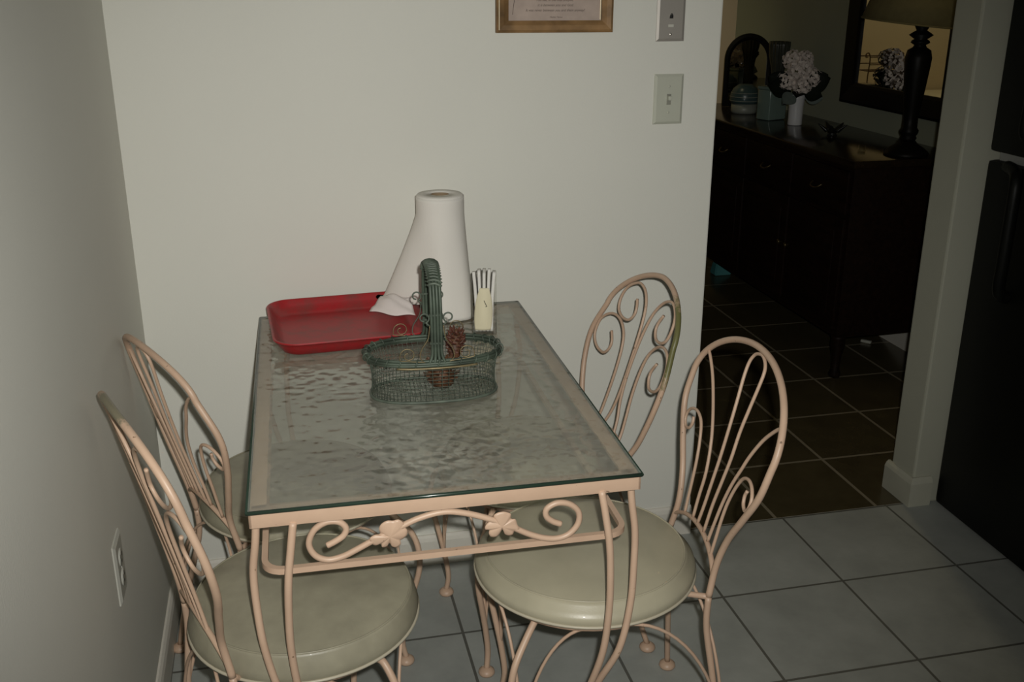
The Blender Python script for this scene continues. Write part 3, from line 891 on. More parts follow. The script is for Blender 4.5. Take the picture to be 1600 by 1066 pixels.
pinecone('dark brown pine cone resting on the wire floor of the basket', M_cone, (0.597, -0.562, TH+0.0045), (0, 0, 0.4), 0.060, 0.037)
pinecone('reddish pine cone leaning on the back rim of the wire basket', M_cone2, (0.6255, -0.533, TH+0.0480), (math.radians(-18), math.radians(10), 0), 0.058, 0.021)

# ---------------------------------------------------------------- on the walls
M_gold = simple('antique_gold', (0.235, 0.135, 0.055), 0.6, 0.05, var=0.45, vscale=18)
M_gold_edge = simple('frame_side', (0.10, 0.075, 0.05), 0.5)
M_gilt = simple('gilt_bead', (0.65, 0.55, 0.38), 0.35, 0.3, var=0.1)
M_print = simple('aged_print_paper', (0.42, 0.335, 0.285), 0.7, var=0.10, vscale=25)
M_ink = simple('brown_ink', (0.10, 0.075, 0.06), 0.8)
fx0, fx1, fz0, fz1 = 0.823, 1.094, 1.3395, 1.700
pf = empty('framed_print', (0.9585, 0, 1.52)); pf.rotation_euler = (0, 0.004, 0)
tag(pf, 'framed verse print in an antique gold frame hanging on the white back wall', 'picture')
def lx(x): return x-0.9585
def lz(z): return z-1.52
def frame_bar(a0, a1, b0, b1):
    pass
g = G()
out_ = [(fx0, fz0), (fx1, fz0), (fx1, fz1), (fx0, fz1)]
inn = [(0.8515, 1.3650), (1.0680, 1.3650), (1.0680, 1.6745), (0.8515, 1.6745)]
mid = [(fx0+0.006, fz0+0.006), (fx1-0.006, fz0+0.006), (fx1-0.006, fz1-0.006), (fx0+0.006, fz1-0.006)]
rings_ = [(out_, -0.001), (out_, -0.015), (mid, -0.0195), ([(x+(0.010 if x < 0.95 else -0.010), z+(0.010 if z < 1.5 else -0.010)) for x, z in mid], -0.0170), (inn, -0.0105), (inn, -0.004)]
v = []; f = []
for P, y in rings_:
    v += [(lx(x), y, lz(z)) for x, z in P]
for j in range(len(rings_)-1):
    for k in range(4):
        k2 = (k+1) % 4
        f.append((j*4+k, j*4+k2, (j+1)*4+k2, (j+1)*4+k))
fo = g.add(v, f).obj('frame', M_gold, pf, False)
G().box((lx(fx0+0.0045), -0.0205, lz(fz0+0.006)), (lx(fx0+0.0062), -0.0190, lz(fz1-0.006)), 0.0003).obj('gilt_line', M_gilt, fo, False)
g = G()
b0, b1 = 0.8530, 1.0665
g.box((lx(1.0640), -0.0105, lz(1.3668)), (lx(1.0665), -0.0072, lz(1.673)), 0.0004)
g.obj('inner_line', M_gilt, fo, False)
pr = G().box((lx(0.8512), -0.0060, lz(1.3645)), (lx(1.0683), -0.0030, lz(1.675))).obj('print', M_print, pf, False)
def text(body, size, x, z, parent, shear=0.28, name='verse_line'):
    cu = bpy.data.curves.new(name, 'FONT'); cu.body = body; cu.size = size; cu.align_x = 'CENTER'; cu.align_y = 'CENTER'; cu.shear = shear
    cu.extrude = 0.0001
    cu.materials.append(M_ink)
    t_ = bpy.data.objects.new(name, cu); C.objects.link(t_)
    bpy.context.view_layer.update()
    me = bpy.data.meshes.new_from_object(t_.evaluated_get(bpy.context.evaluated_depsgraph_get()))
    bpy.data.objects.remove(t_)
    o = bpy.data.objects.new(name, me); link(o, parent)
    o.location = (lx(x), -0.0063, lz(z)); o.rotation_euler = (PI/2, 0, 0)
    return o
text('You see, in the final analysis,', 0.0076, 0.958, 1.4085, pr)
text('it is between you and God.', 0.0076, 0.9605, 1.3980, pr)
text('It was never between you and them anyway!', 0.0076, 0.9600, 1.3870, pr)
text('Mother Teresa', 0.0048, 0.9620, 1.3722, pr)
G().tube([(lx(0.8615), -0.0062, lz(1.378)), (lx(0.8645), -0.0062, lz(1.402)), (lx(0.872), -0.0062, lz(1.440)), (lx(0.885), -0.0062, lz(1.47))], 0.0006, 6, 4).obj('drawn_stem', M_ink, pr)

M_plate = simple('ivory_plastic', (0.48, 0.49, 0.41), 0.4, var=0.03)
M_steel = simple('dull_steel', (0.36, 0.335, 0.30), 0.42, 0.25, var=0.05)
M_screw = simple('bright_screw', (0.75, 0.72, 0.66), 0.25, 0.9)
sw = empty('light_switch', (1.2410, 0, 1.1842))
tag(sw, 'ivory light switch with a single toggle on the back wall near the doorway edge', 'light switch')
def plate(w, h, t=0.006):
    g = G()
    rr = [(w/2, h/2, 0.0), (w/2, h/2, -0.0022), (w/2-0.006, h/2-0.006, -t)]
    v = []; f = []
    for a, b, y in rr:
        v += [(-a, y, -b), (a, y, -b), (a, y, b), (-a, y, b)]
    for j in range(2):
        for k in range(4):
            k2 = (k+1) % 4; f.append((j*4+k, j*4+k2, (j+1)*4+k2, (j+1)*4+k))
    f.append((8, 9, 10, 11)); f.append((3, 2, 1, 0))
    return g.add(v, f)
plate(0.0728, 0.1162).obj('cover_plate', M_plate, sw, False)
G().box((-0.0052, -0.0072, -0.0125), (0.0052, -0.0055, 0.0125), 0.0006).obj('toggle_slot', simple('slot_shadow_plastic', (0.24, 0.24, 0.20), 0.5), sw, False)
G().box((-0.0042, -0.0180, -0.0015), (0.0042, -0.0068, 0.0085), 0.0015).obj('toggle', M_plate, sw, 'auto')
for zz in (0.030, -0.030):
    G().lathe([(0.0004, 0), (0.003, 0), (0.0028, 0.0008), (0.0004, 0.0012)], 14).xf(Matrix.Translation((0, -0.0058, zz)) @ Matrix.Rotation(PI/2, 4, 'X')).obj('screw', M_plate, sw)
pj_ = empty('jack_plate', (1.2375, 0, 1.3745))
tag(pj_, 'grey metal wall plate with a small jack hole, above the light switch', 'wall plate')
plate(0.0690, 0.1163, 0.005).obj('cover_plate', M_steel, pj_, False)
g = G().lathe([(0.0003, 0), (0.0040, 0), (0.0034, 0.002), (0.0003, 0.002)], 16).xf(Matrix.Translation((0, -0.0049, -0.0035)) @ Matrix.Rotation(PI/2, 4, 'X'))
g.obj('jack_hole', M_black, pj_)
G().tube([(-0.0034, -0.0062, -0.0070), (-0.0030, -0.0066, -0.002), (0.0, -0.0068, 0.003), (0.0032, -0.0066, -0.001), (0.0032, -0.0062, -0.0072)], 0.0012, 8, 4).obj('jack_lip', M_black, pj_)
G().box((-0.0065, -0.0056, -0.0262), (0.0065, -0.0048, -0.0205)).obj('paper_label', simple('label_paper', (0.5, 0.49, 0.43), 0.8), pj_, False)
for zz in (0.0435, -0.0425):
    s_o = G().lathe([(0.0004, 0), (0.0031, 0), (0.0031, 0.0008), (0.0020, 0.0018), (0.0004, 0.0020)], 16).xf(Matrix.Translation((0, -0.0049, zz)) @ Matrix.Rotation(PI/2, 4, 'X')).obj('screw', M_screw, pj_)
# outlet on the left wall
ot = empty('wall_outlet', (0, -0.6585, 0.4790), PI/2)
tag(ot, 'white electrical outlet on the left wall behind the front chair', 'outlet')
M_outlet = simple('outlet_white', (0.46, 0.46, 0.41), 0.4, var=0.03)
plate(0.0715, 0.1160, 0.0055).obj('cover_plate', M_outlet, ot, False)
for zz in (0.0195, -0.0195):
    r_o = G().lathe([(0.0004, 0), (0.0165, 0), (0.0160, 0.0016), (0.0004, 0.0018)], 28).xf(Matrix.Translation((0, -0.0054, zz)) @ Matrix.Rotation(PI/2, 4, 'X')).obj('socket', M_outlet, ot)
    G().box((-0.0070, -0.0076, zz+0.000), (-0.0052, -0.0068, zz+0.008)).box((0.0052, -0.0076, zz+0.000), (0.0070, -0.0068, zz+0.008)).box((-0.002, -0.0076, zz-0.009), (0.002, -0.0068, zz-0.005)).obj('slot', M_black, r_o, False)
G().lathe([(0.0004, 0), (0.003, 0), (0.0028, 0.001), (0.0004, 0.0013)], 14).xf(Matrix.Translation((0, -0.0054, 0)) @ Matrix.Rotation(PI/2, 4, 'X')).obj('screw', M_outlet, ot)

# ---------------------------------------------------------------- refrigerator
M_fridge = simple('black_fridge_enamel', (0.0035, 0.004, 0.003), 0.45, var=0.08, vscale=120, spec=0.22, bump_s=0.10, bump_scale=400)
M_gap = simple('door_gasket', (0.30, 0.30, 0.28), 0.6)
fg = empty('refrigerator', (2.118, -0.42, 0), -0.02)
tag(fg, 'black top-freezer refrigerator at the right edge of the kitchen floor', 'refrigerator')
FW = 0.80
y0, y1 = -FW/2-0.0, FW/2+0.003
G().box((0.062, y0+0.006, 0.0), (0.72, y1-0.006, 1.70), 0.006).obj('cabinet', M_fridge, fg, False)
lower = G().box((0.0, y0, 0.012), (0.056, y1, 1.012), 0.012).obj('fridge_door', M_fridge, fg, 'auto')
upper = G().box((0.0, y0, 1.034), (0.056, y1, 1.690), 0.012).obj('freezer_door', M_fridge, fg, 'auto')
G().box((0.020, y0+0.01, 1.012), (0.064, y1-0.02, 1.034)).obj('gasket', M_gap, fg, False)
hy = y1-0.155
G().tube([(0.005, hy+0.08, 1.004), (-0.010, hy+0.03, 1.000), (-0.026, hy, 0.975), (-0.030, hy-0.006, 0.90), (-0.030, hy-0.006, 0.78), (-0.024, hy, 0.70), (0.004, hy, 0.68)], 0.016, 12, 6).obj('handle', M_fridge, lower)
G().tube([(0.004, hy, 1.08), (-0.024, hy, 1.10), (-0.030, hy-0.006, 1.16), (-0.030, hy-0.006, 1.30), (-0.024, hy, 1.37), (0.004, hy, 1.39)], 0.014, 12, 6).obj('handle', M_fridge, upper)

# ---------------------------------------------------------------- dining room
def wood_mat(name, c1, c2, rough):
    m, nt, b = new_mat(name)
    tc = nt.nodes.new('ShaderNodeTexCoord'); mp = nt.nodes.new('ShaderNodeMapping')
    mp.inputs['Scale'].default_value = (22, 2.2, 22)
    n = nt.nodes.new('ShaderNodeTexNoise'); n.inputs['Scale'].default_value = 2.5; n.inputs['Detail'].default_value = 5; n.inputs['Distortion'].default_value = 1.0
    nt.links.new(tc.outputs['Object'], mp.inputs['Vector']); nt.links.new(mp.outputs[0], n.inputs['Vector'])
    r = ramp(nt, n.outputs['Fac'], [(0.35, c1), (0.68, c2)])
    nt.links.new(r.outputs['Color'], b.inputs['Base Color'])
    b.inputs['Roughness'].default_value = rough
    b.inputs['Specular IOR Level'].default_value = 0.35 if rough < 0.3 else 0.12
    return m
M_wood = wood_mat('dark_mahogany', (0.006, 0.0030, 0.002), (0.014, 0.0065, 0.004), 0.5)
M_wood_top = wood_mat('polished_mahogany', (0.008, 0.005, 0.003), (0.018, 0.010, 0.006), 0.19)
M_dbrass = simple('dark_brass_pull', (0.10, 0.075, 0.035), 0.35, 0.8)
BFX, BNY, BFY, BTZ = 2.335, 0.945, 2.72, 0.840
bf = empty('buffet', (BFX, BNY, 0))
tag(bf, 'long dark wood buffet against the dining room wall beyond the doorway', 'buffet')
LX = DX-BFX-0.006; LY = BFY-BNY
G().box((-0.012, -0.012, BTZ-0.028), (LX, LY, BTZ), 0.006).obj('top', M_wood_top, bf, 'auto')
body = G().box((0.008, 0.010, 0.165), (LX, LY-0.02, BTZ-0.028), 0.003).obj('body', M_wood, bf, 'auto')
for i in range(4):
    ya = 0.03+i*(LY-0.07)/4; yb = ya+(LY-0.07)/4-0.014
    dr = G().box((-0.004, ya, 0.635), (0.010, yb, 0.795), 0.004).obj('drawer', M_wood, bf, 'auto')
    G().tube([(-0.006, (ya+yb)/2-0.035, 0.720), (-0.022, (ya+yb)/2-0.025, 0.708), (-0.024, (ya+yb)/2, 0.703), (-0.022, (ya+yb)/2+0.025, 0.708), (-0.006, (ya+yb)/2+0.035, 0.720)], 0.003, 8, 4).obj('handle', M_dbrass, dr)
    dd = G().box((-0.004, ya, 0.195), (0.010, yb, 0.620), 0.004)
    dd.box((-0.009, ya+0.05, 0.245), (-0.003, yb-0.05, 0.570), 0.004)
    dd = dd.obj('door', M_wood, bf, 'auto')
    kk = yb-0.022 if i % 2 == 0 else ya+0.022
    G().lathe([(0.0005, 0), (0.005, 0), (0.004, 0.008), (0.010, 0.014), (0.010, 0.020), (0.0005, 0.024)], 16).xf(Matrix.Translation((-0.004, kk, 0.43)) @ Matrix.Rotation(-PI/2, 4, 'Y')).obj('knob', M_dbrass, dd)
for lx_, ly_ in ((0.030, 0.030), (LX-0.035, 0.030), (0.030, LY-0.05), (LX-0.035, LY-0.05)):
    G().lathe([(0.0005, 0), (0.020, 0), (0.024, 0.012), (0.016, 0.035), (0.019, 0.085), (0.028, 0.130), (0.026, 0.158), (0.030, 0.168), (0.0005, 0.170)], 20, (lx_, ly_, 0)).obj('leg', M_wood, bf)

# big wall mirror
M_mframe = simple('espresso_frame', (0.004, 0.0035, 0.003), 0.5, var=0.2, spec=0.15)
def mirror_mat():
    m, nt, b = new_mat('mirror_silver')
    n = noise(nt, 3.0); r = ramp(nt, n.outputs['Fac'], [(0.3, (0.80, 0.80, 0.78)), (0.7, (0.84, 0.84, 0.82))])
    nt.links.new(r.outputs['Color'], b.inputs['Base Color'])
    b.inputs['Metallic'].default_value = 1.0; b.inputs['Roughness'].default_value = 0.015
    return m
M_mirror = mirror_mat()
wm = empty('wall_mirror', (DX-0.0005, 1.46, 1.30))
tag(wm, 'large dark-framed mirror hanging on the dining wall over the buffet', 'mirror')
my0, my1, mz0, mz1 = 1.087-1.46, 1.871-1.46, 0.937-1.30, 1.86-1.30
iy0, iy1, iz0, iz1 = my0+0.070, my1-0.100, mz0+0.088, mz1-0.088
g = G(); v = []; f = []
RR = [([(my0, mz0), (my1, mz0), (my1, mz1), (my0, mz1)], -0.002), ([(my0, mz0), (my1, mz0), (my1, mz1), (my0, mz1)], -0.022), ([(my0+0.012, mz0+0.012), (my1-0.012, mz0+0.012), (my1-0.012, mz1-0.012), (my0+0.012, mz1-0.012)], -0.030), ([(iy0-0.012, iz0-0.012), (iy1+0.012, iz0-0.012), (iy1+0.012, iz1+0.012), (iy0-0.012, iz1+0.012)], -0.022), ([(iy0, iz0), (iy1, iz0), (iy1, iz1), (iy0, iz1)], -0.016), ([(iy0, iz0), (iy1, iz0), (iy1, iz1), (iy0, iz1)], -0.006)]
for P, x in RR: v += [(x, y, z) for y, z in P]
for j in range(len(RR)-1):
    for k in range(4):
        k2 = (k+1) % 4; f.append((j*4+k, (j+1)*4+k, (j+1)*4+k2, j*4+k2))
g.add(v, f).obj('frame', M_mframe, wm, False)
G().box((-0.008, iy0-0.002, iz0-0.002), (-0.004, iy1+0.002, iz1+0.002)).obj('mirror_glass', M_mirror, wm, False)

# table lamp
M_lampbody = simple('lamp_bronze', (0.004, 0.0035, 0.003), 0.45, var=0.2, spec=0.15)
M_shade = simple('olive_linen_shade', (0.150, 0.125, 0.052), 0.85, var=0.08, vscale=40, bump_s=0.2, bump_scale=350)
lp = empty('table_lamp', (2.585, 1.022, BTZ+0.0006))
tag(lp, 'dark turned table lamp with an olive fabric shade on the near end of the buffet', 'lamp')
G().lathe([(0.0005, 0), (0.078, 0), (0.080, 0.006), (0.074, 0.016), (0.055, 0.030), (0.036, 0.042), (0.028, 0.052), (0.0005, 0.053)], 36).obj('base', M_lampbody, lp)
G().lathe([(0.0005, 0.052), (0.024, 0.052), (0.030, 0.062), (0.026, 0.070), (0.032, 0.080), (0.034, 0.090), (0.027, 0.100), (0.026, 0.135), (0.030, 0.170), (0.036, 0.225), (0.043, 0.300), (0.0465, 0.345), (0.040, 0.372), (0.024, 0.382), (0.020, 0.390), (0.033, 0.398), (0.030, 0.405), (0.022, 0.410), (0.042, 0.424), (0.032, 0.431), (0.018, 0.440), (0.026, 0.455), (0.016, 0.468), (0.010, 0.476), (0.0005, 0.476)], 32).obj('column', M_lampbody, lp)
sh = G()
sp = [(0.195, 0.462), (0.177, 0.530), (0.159, 0.600), (0.141, 0.670), (0.124, 0.735)]
sh.lathe(sp+[(r-0.002, z) for r, z in reversed(sp)], 64, closed=True)
sh_o = sh.obj('lamp_shade', M_shade, lp)
sh_o.matrix_basis = Matrix.Translation((0, 0, 0.62)) @ Matrix.Rotation(math.radians(5.5), 4, Vector((0.557, 0.83, 0))) @ Matrix.Translation((0, 0, -0.62))
G().tube([(0.1942*math.cos(2*PI*k/64), 0.1942*math.sin(2*PI*k/64), 0.4635) for k in range(64)], 0.003, 6, 1, True).obj('trim', M_shade, sh_o)
g = G().tube([(0, 0, 0.474), (0, 0, 0.735)], 0.004, 8, 1)
for k in range(3):
    a = 2*PI*k/3; g.tube([(0, 0, 0.73), (0.123*math.cos(a), 0.123*math.sin(a), 0.733)], 0.002, 6, 1)
g.obj('harp', M_lampbody, lp)

# white vase with a bouquet
M_vase = simple('white_ceramic', (0.62, 0.62, 0.62), 0.25, var=0.03, coat=0.3)
M_petal = simple('white_petals', (0.66, 0.58, 0.52), 0.8, var=0.15, vscale=50, spec=0.2)
M_leafd = simple('dark_leaf', (0.005, 0.008, 0.004), 0.6, var=0.3, spec=0.12)
M_leafg = simple('grey_green_leaf', (0.13, 0.16, 0.14), 0.7, var=0.3)
va = empty('flower_vase', (2.575, 1.862, BTZ+0.0006))
tag(va, 'slim white vase standing on the buffet in front of the dining wall', 'vase')
G().lathe([(0.0005, 0), (0.030, 0), (0.032, 0.004), (0.031, 0.03), (0.032, 0.08), (0.035, 0.115), (0.039, 0.132), (0.036, 0.132), (0.032, 0.115), (0.029, 0.08), (0.028, 0.03), (0.0005, 0.010)], 32).obj('vase_body', M_vase, va)
bq = empty('bouquet', (2.575, 1.862, BTZ+0.13))
tag(bq, 'bouquet of white flowers with dark leaves standing in the white vase', 'flowers')
def hydr(c, R, n, seed):
    r_ = random.Random(seed); g = G()
    for k in range(n):
        z = 1-2*(k+0.5)/n; a = k*2.39996; q = math.sqrt(max(0, 1-z*z))
        nrm = Vector((q*math.cos(a), q*math.sin(a), z)); p = Vector(c)+nrm*R*r_.uniform(0.78, 1.08)
        t1 = nrm.orthogonal().normalized(); t2 = nrm.cross(t1)
        for j in range(4):
            b_ = r_.uniform(0, 6.28)+j*PI/2; d_ = t1*math.cos(b_)+t2*math.sin(b_); e_ = nrm.cross(d_)
            s = R*0.36
            V = [p, p+d_*s*0.5+e_*s*0.55+nrm*s*0.15, p+d_*s+nrm*s*0.25, p+d_*s*0.5-e_*s*0.55+nrm*s*0.15]
            V2 = [x-nrm*0.0012 for x in V]
            g.add(V+V2, [(0,1,2,3), (7,6,5,4), (0,4,5,1), (1,5,6,2), (2,6,7,3), (3,7,4,0)])
    return g
for i, (c, R) in enumerate((((-0.045, 0.02, 0.060), 0.042), ((0.0, -0.01, 0.110), 0.048), ((0.050, -0.02, 0.070), 0.042), ((0.005, -0.03, 0.045), 0.040), ((-0.02, 0.03, 0.150), 0.040), ((0.028, 0.01, 0.150), 0.034))):
    hydr(c, R, 46, i).obj('flower_head', M_petal, bq, False)
def leaf(c, d, s, up=(-0.5, -0.85, 0.25), mat=M_leafd):
    d = Vector(d).normalized(); c = Vector(c); sd = d.cross(Vector(up)).normalized(); n = sd.cross(d)
    g = G(); V = []; m = 9
    for k in range(m):
        t = k/(m-1); w = s*0.42*math.sin(PI*min(1, t*0.96+0.02))**0.8
        for q in (-1, 0, 1):
            V.append(c+d*s*t+sd*w*q+n*(0.12*s*abs(q)-0.25*s*t*t))
    F = []
    for k in range(m-1):
        for q in range(2):
            F.append((k*3+q, k*3+q+1, (k+1)*3+q+1, (k+1)*3+q))
    k0 = len(V); V2 = [x-n*0.0014 for x in V]
    g.add(V, F); g.add(V2, [tuple(reversed(q)) for q in F])
    return g.obj('leaf', mat, bq)
leaf((0.03, -0.02, 0.03), (0.65, -0.7, 0.50), 0.105)
leaf((0.04, -0.02, 0.05), (0.8, -0.6, 0.55), 0.085)
leaf((-0.03, 0.01, 0.02), (-0.95, -0.1, 0.25), 0.105)
leaf((-0.04, 0.0, 0.04), (-0.85, 0.4, 0.45), 0.10)
leaf((-0.01, -0.03, 0.01), (-0.5, -0.8, 0.05), 0.065)
leaf((0.02, -0.03, 0.01), (0.55, -0.8, -0.05), 0.075)
leaf((0.03, 0.0, 0.0), (0.9, -0.45, -0.15), 0.085, mat=M_leafg)
leaf((-0.03, -0.02, 0.0), (-0.8, -0.6, -0.25), 0.080, mat=M_leafg)
G().tube([(0, 0, -0.10), (0, 0, 0.03)], 0.012, 8, 1).obj('stems', M_leafd, bq)

# dark leaf-shaped dish
M_dark_ceramic = simple('dark_bronze_dish', (0.010, 0.011, 0.009), 0.35, var=0.2)
g = G().lathe([(0.0005, 0), (0.022, 0), (0.016, 0.008), (0.022, 0.018), (0.034, 0.026), (0.031, 0.026), (0.018, 0.019), (0.0005, 0.015)], 24)
for k in range(5):
    a = 2*PI*k/5+0.3; d = Vector((math.cos(a), math.sin(a), 0)); sd = Vector((-d.y, d.x, 0))
    P = [d*0.024+Vector((0, 0, 0.020)), d*0.044+Vector((0, 0, 0.036)), d*0.060+Vector((0, 0, 0.048))]
    g.tube(P, lambda t: 0.017*(1-0.8*t), 8, 4, False, 0.5)
dd = g.obj('leaf_dish', M_dark_ceramic); dd.location = (2.571, 1.530, BTZ+0.0005)
tag(dd, 'small dark dish with pointed leaf rim on the buffet between vase and lamp', 'dish')
vt = G().lathe([(0.0005, 0), (0.013, 0), (0.014, 0.003), (0.0135, 0.024), (0.0125, 0.024), (0.012, 0.005), (0.0005, 0.004)], 20).obj('glass_votive', M_acr)
vt.location = (2.462, 1.120, BTZ+0.0005)
tag(vt, 'tiny clear glass votive on the buffet beside the lamp base', 'candle holder')
# aqua canister, striped teal jar, ribbed vase, arched mirror
M_aqua = simple('aqua_glass', (0.16, 0.22, 0.19), 0.15, var=0.1, coat=0.4)
aq = G().box((-0.055, -0.040, 0), (0.055, 0.040, 0.135), 0.006).obj('body', M_aqua)
can = empty('canister', (2.560, 2.065, BTZ+0.0006), 0.35); aq.parent = can
tag(can, 'square aqua canister on the buffet left of the white vase', 'canister')
G().box((-0.057, -0.042, 0.136), (0.057, 0.042, 0.150), 0.004).obj('lid', M_aqua, can, 'auto')
M_teal = simple('teal_glaze', (0.045, 0.075, 0.075), 0.3, var=0.2)
M_stripe = simple('pale_stripe', (0.20, 0.21, 0.18), 0.4, var=0.1)
jr = empty('striped_jar', (2.540, 2.310, BTZ+0.0006))
tag(jr, 'round teal striped jar with pale foot at the far end of the buffet', 'jar')
G().lathe([(0.0005, 0), (0.058, 0), (0.062, 0.010), (0.062, 0.044), (0.0005, 0.046)], 36).obj('foot', M_stripe, jr)
G().lathe([(0.0005, 0.046), (0.064, 0.046), (0.070, 0.058), (0.068, 0.090), (0.056, 0.116), (0.038, 0.130), (0.030, 0.134), (0.0005, 0.135)], 36).obj('jar_body', M_teal, jr)
for z_, r_ in ((0.060, 0.0703), (0.078, 0.0700), (0.096, 0.0660)):
    G().tube([(r_*math.cos(2*PI*k/40), r_*math.sin(2*PI*k/40), z_) for k in range(40)], 0.0016, 6, 1, True).obj('stripe', M_stripe, jr)
rv = empty('ribbed_vase', (2.655, 2.220, BTZ+0.0006))
tag(rv, 'tall dark ribbed vase on the buffet between arched mirror and bouquet', 'vase')
M_rib = simple('smoky_ribbed_glass', (0.035, 0.037, 0.028), 0.25, var=0.2, coat=0.3)
v = []; f = []; n = 96
prof = [(0.0005, 0), (0.030, 0), (0.032, 0.01), (0.026, 0.08), (0.024, 0.16), (0.032, 0.22), (0.044, 0.27), (0.048, 0.32), (0.047, 0.335), (0.044, 0.335), (0.040, 0.28), (0.0005, 0.20)]
for r, z in prof:
    for k in range(n):
        a = 2*PI*k/n; rr = r*(1+0.05*math.cos(16*a)*(1 if r > 0.01 else 0)); v.append((rr*math.cos(a), rr*math.sin(a), z))
for j in range(len(prof)-1):
    for k in range(n):
        k2 = (k+1) % n; f.append((j*n+k, j*n+k2, (j+1)*n+k2, (j+1)*n+k))
f.append(tuple(range(n-1, -1, -1)))
G().add(v, f).obj('vase_body', M_rib, rv)
am = empty('arched_mirror', (2.665, 2.560, BTZ+0.0006), math.radians(-14))
tag(am, 'small arched dark-framed mirror standing on the far end of the buffet', 'mirror')
hw_, hh_ = 0.118, 0.355
def arch(w, h, z0, n=20):
    P = [(-w, z0), (-w, h-w*1.05)]
    P += [(-w*math.cos(PI*k/n), h-w*1.05+w*1.05*math.sin(PI*k/n)) for k in range(1, n)]
    P += [(w, h-w*1.05), (w, z0)]
    return P
oA, iA = arch(hw_, hh_, 0.0), arch(hw_-0.026, hh_-0.032, 0.026)
v = []; f = []; n = len(oA)
for P, y in ((oA, 0.012), (oA, -0.006), ([((a[0]+b[0])/2, (a[1]+b[1])/2) for a, b in zip(oA, iA)], -0.013), (iA, -0.006), (iA, 0.002)):
    v += [(x, y, z) for x, z in P]
for j in range(4):
    for k in range(n):
        k2 = (k+1) % n
        f.append((j*n+k, j*n+k2, (j+1)*n+k2, (j+1)*n+k))
f.append(tuple(range(n-1, -1, -1)))
G().add(v, f).obj('frame', M_mframe, am, 'auto')
P = arch(hw_-0.024, hh_-0.030, 0.024); n = len(P)
mesh_obj('mirror_glass', [(x, -0.0005, z) for x, z in P]+[(x, 0.004, z) for x, z in P], [tuple(range(n)), tuple(range(2*n-1, n-1, -1))]+[(k, n+k, n+(k+1) % n, (k+1) % n) for k in range(n)], M_mirror, am, False)

# teal bin under the buffet, white scrap
M_tealbin = simple('teal_plastic', (0.06, 0.22, 0.22), 0.5, var=0.1)
bm_ = bmesh.new()
bv = [bm_.verts.new(p) for p in ((-0.047, -0.035, 0), (0.047, -0.035, 0), (0.047, 0.035, 0), (-0.047, 0.035, 0), (-0.038, -0.026, 0.058), (0.030, -0.026, 0.058), (0.030, 0.026, 0.058), (-0.038, 0.026, 0.058), (-0.010, -0.018, 0.085), (0.006, -0.018, 0.085), (0.006, 0.018, 0.085), (-0.010, 0.018, 0.085))]
for q in ((3,2,1,0),(0,1,5,4),(1,2,6,5),(2,3,7,6),(3,0,4,7),(4,5,9,8),(5,6,10,9),(6,7,11,10),(7,4,8,11),(8,9,10,11)):
    bm_.faces.new([bv[i] for i in q])
bmesh.ops.bevel(bm_, geom=list(bm_.edges), offset=0.005, segments=2, affect='EDGES')
me = bpy.data.meshes.new('door_stop'); bm_.to_mesh(me); bm_.free(); me.materials.append(M_tealbin)
to = bpy.data.objects.new('teal_block', me); link(to); to.location = (2.535, 2.43, 0.0005)
tag(to, 'small teal block on the brown floor tiles under the far end of the buffet', 'block')
sc_ = G().box((-0.022, -0.009, 0), (0.022, 0.009, 0.012), 0.004).obj('power_plug', simple('plug_white', (0.42, 0.42, 0.36), 0.5))
sc_.location = (2.695, 1.295, 0.0004); sc_.rotation_euler = (0, 0, -0.9)
tag(sc_, 'small pale plug lying on the brown tiles under the buffet', 'plug')

# sideboard and iron rack seen in the wall mirror
M_linen = simple('pale_runner', (0.62, 0.55, 0.42), 0.8, var=0.05)
sb = empty('side_table', (1.72, 2.84, 0))
tag(sb, 'side table with a pale top by the far dining wall, seen in the large mirror', 'table')
G().box((-0.55, -0.20, 0.815), (0.55, 0.19, 0.845), 0.005).obj('top', M_linen, sb, 'auto')
G().box((-0.52, -0.18, 0.70), (0.52, 0.18, 0.814), 0.003).obj('apron', M_wood, sb, 'auto')
for ax_, ay_ in ((-0.5, -0.16), (0.5, -0.16), (-0.5, 0.16), (0.5, 0.16)):
    G().lathe([(0.0005, 0), (0.016, 0), (0.020, 0.3), (0.026, 0.66), (0.026, 0.71), (0.0005, 0.71)], 16, (ax_, ay_, 0)).obj('leg', M_wood, sb)
M_iron = simple('rust_brown_iron', (0.10, 0.055, 0.030), 0.5, 0.4, var=0.2)
RKX, RKY, RKZ = 2.020, 2.86, 0.8456
rk = empty('iron_rack', (RKX, RKY, RKZ), 0.0)
tag(rk, 'rust-brown iron rack with curled rails on the side table, seen in the large mirror', 'rack')
for yy in (-0.05, 0.05):
    for s in (-1, 1):
        G().tube([(s*0.088, yy, 0.0), (s*0.090, yy, 0.10), (s*0.086, yy, 0.19), (s*0.096, yy, 0.225), (s*0.112, yy, 0.222), (s*0.112, yy, 0.205), (s*0.100, yy, 0.206)], 0.0035, 8, 5).obj('upright', M_iron, rk)
    G().tube([(-0.090, yy, 0.205), (0.090, yy, 0.205)], 0.003, 8, 1).obj('rail', M_iron, rk)
    G().tube([(-0.088, yy, 0.165), (0.088, yy, 0.165)], 0.003, 8, 1).obj('rail', M_iron, rk)
g = G()
for k in range(7):
    g.tube([(-0.088+k*0.0293, -0.05, 0.13), (-0.088+k*0.0293, 0.05, 0.13)], 0.002, 6, 1)
g.tube([(-0.09, -0.05, 0.13), (0.09, -0.05, 0.13)], 0.003, 6, 1).tube([(-0.09, 0.05, 0.13), (0.09, 0.05, 0.13)], 0.003, 6, 1)
g.obj('shelf', M_iron, rk)

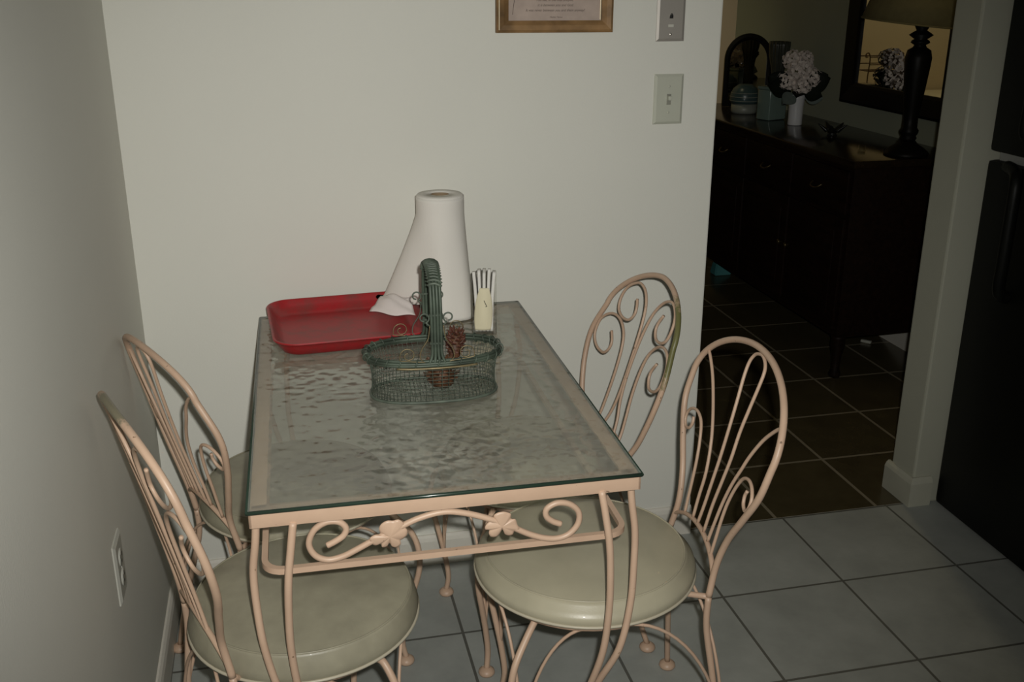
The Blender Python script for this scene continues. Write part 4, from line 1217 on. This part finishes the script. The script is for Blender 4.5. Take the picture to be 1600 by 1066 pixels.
# ---------------------------------------------------------------- camera
cam = bpy.data.cameras.new('camera'); co = bpy.data.objects.new('camera', cam); C.objects.link(co)
cam.sensor_width = 36.0; cam.lens = 1592.08/1600*36.0; cam.clip_start = 0.02
p_, r_, y_ = 0.3425, 0.0001, 0.2252
fwd = Vector((math.sin(y_)*math.cos(p_), math.cos(y_)*math.cos(p_), -math.sin(p_)))
rt = Vector((math.cos(y_), -math.sin(y_), 0)); up = rt.cross(fwd)
rt2 = rt*math.cos(r_)+up*math.sin(r_); up2 = up*math.cos(r_)-rt*math.sin(r_)
CAMP = Vector((0.3278, -2.3283, 1.4556))
co.matrix_world = Matrix(((rt2.x, up2.x, -fwd.x, CAMP.x), (rt2.y, up2.y, -fwd.y, CAMP.y), (rt2.z, up2.z, -fwd.z, CAMP.z), (0, 0, 0, 1)))
bpy.context.scene.camera = co

# ---------------------------------------------------------------- light
# the camera's flash: a small reflector just above and to the right of the lens
fl_ = bpy.data.lights.new('flash', 'SPOT'); fo_ = bpy.data.objects.new('flash', fl_); C.objects.link(fo_)
fl_.energy = 114.0; fl_.shadow_soft_size = 0.012; fl_.spot_size = math.radians(81); fl_.spot_blend = 1.0
fl_.color = (1.0, 0.985, 0.93)
fo_.location = CAMP+rt2*0.034+up2*0.045-fwd*0.005
aim = Vector((0.70, 0.0, 0.68))-fo_.location
fo_.rotation_euler = aim.to_track_quat('-Z', 'Y').to_euler()
# unseen warm light added to brighten the far dining wall over the side table
dl = bpy.data.lights.new('dining_fill', 'SPOT'); do_ = bpy.data.objects.new('dining_fill', dl); C.objects.link(do_)
dl.energy = 19.0; dl.color = (1.0, 0.88, 0.50); dl.spot_size = math.radians(95); dl.spot_blend = 0.8; dl.shadow_soft_size = 0.05
do_.location = (1.75, 2.05, 2.38)
do_.rotation_euler = (Vector((1.75, 3.05, 1.15))-do_.location).to_track_quat('-Z', 'Y').to_euler()
# second added light, warms the wall that the arched mirror reflects
d2 = bpy.data.lights.new('doorway_fill', 'SPOT'); o2 = bpy.data.objects.new('doorway_fill', d2); C.objects.link(o2)
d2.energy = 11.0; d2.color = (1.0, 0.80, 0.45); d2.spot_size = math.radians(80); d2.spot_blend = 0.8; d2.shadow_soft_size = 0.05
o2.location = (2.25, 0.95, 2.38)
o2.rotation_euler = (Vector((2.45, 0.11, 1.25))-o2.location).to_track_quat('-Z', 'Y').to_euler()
# faint overhead area light added as ambient fill for the kitchen
kl = bpy.data.lights.new('kitchen_fill', 'AREA'); ko = bpy.data.objects.new('kitchen_fill', kl); C.objects.link(ko)
kl.shape = 'DISK'; kl.size = 0.5; kl.energy = 0.9; kl.color = (0.92, 0.97, 1.0)
ko.location = (1.2, -2.6, 2.40)
w = bpy.data.worlds.new('world'); bpy.context.scene.world = w; w.use_nodes = True
w.node_tree.nodes['Background'].inputs[0].default_value = (0.01, 0.01, 0.01, 1)

vs = bpy.context.scene.view_settings
vs.view_transform = 'Standard'; vs.look = 'None'; vs.gamma = 1.0; vs.exposure = 0.0
vs.use_curve_mapping = False
bpy.context.scene.cycles.caustics_reflective = False
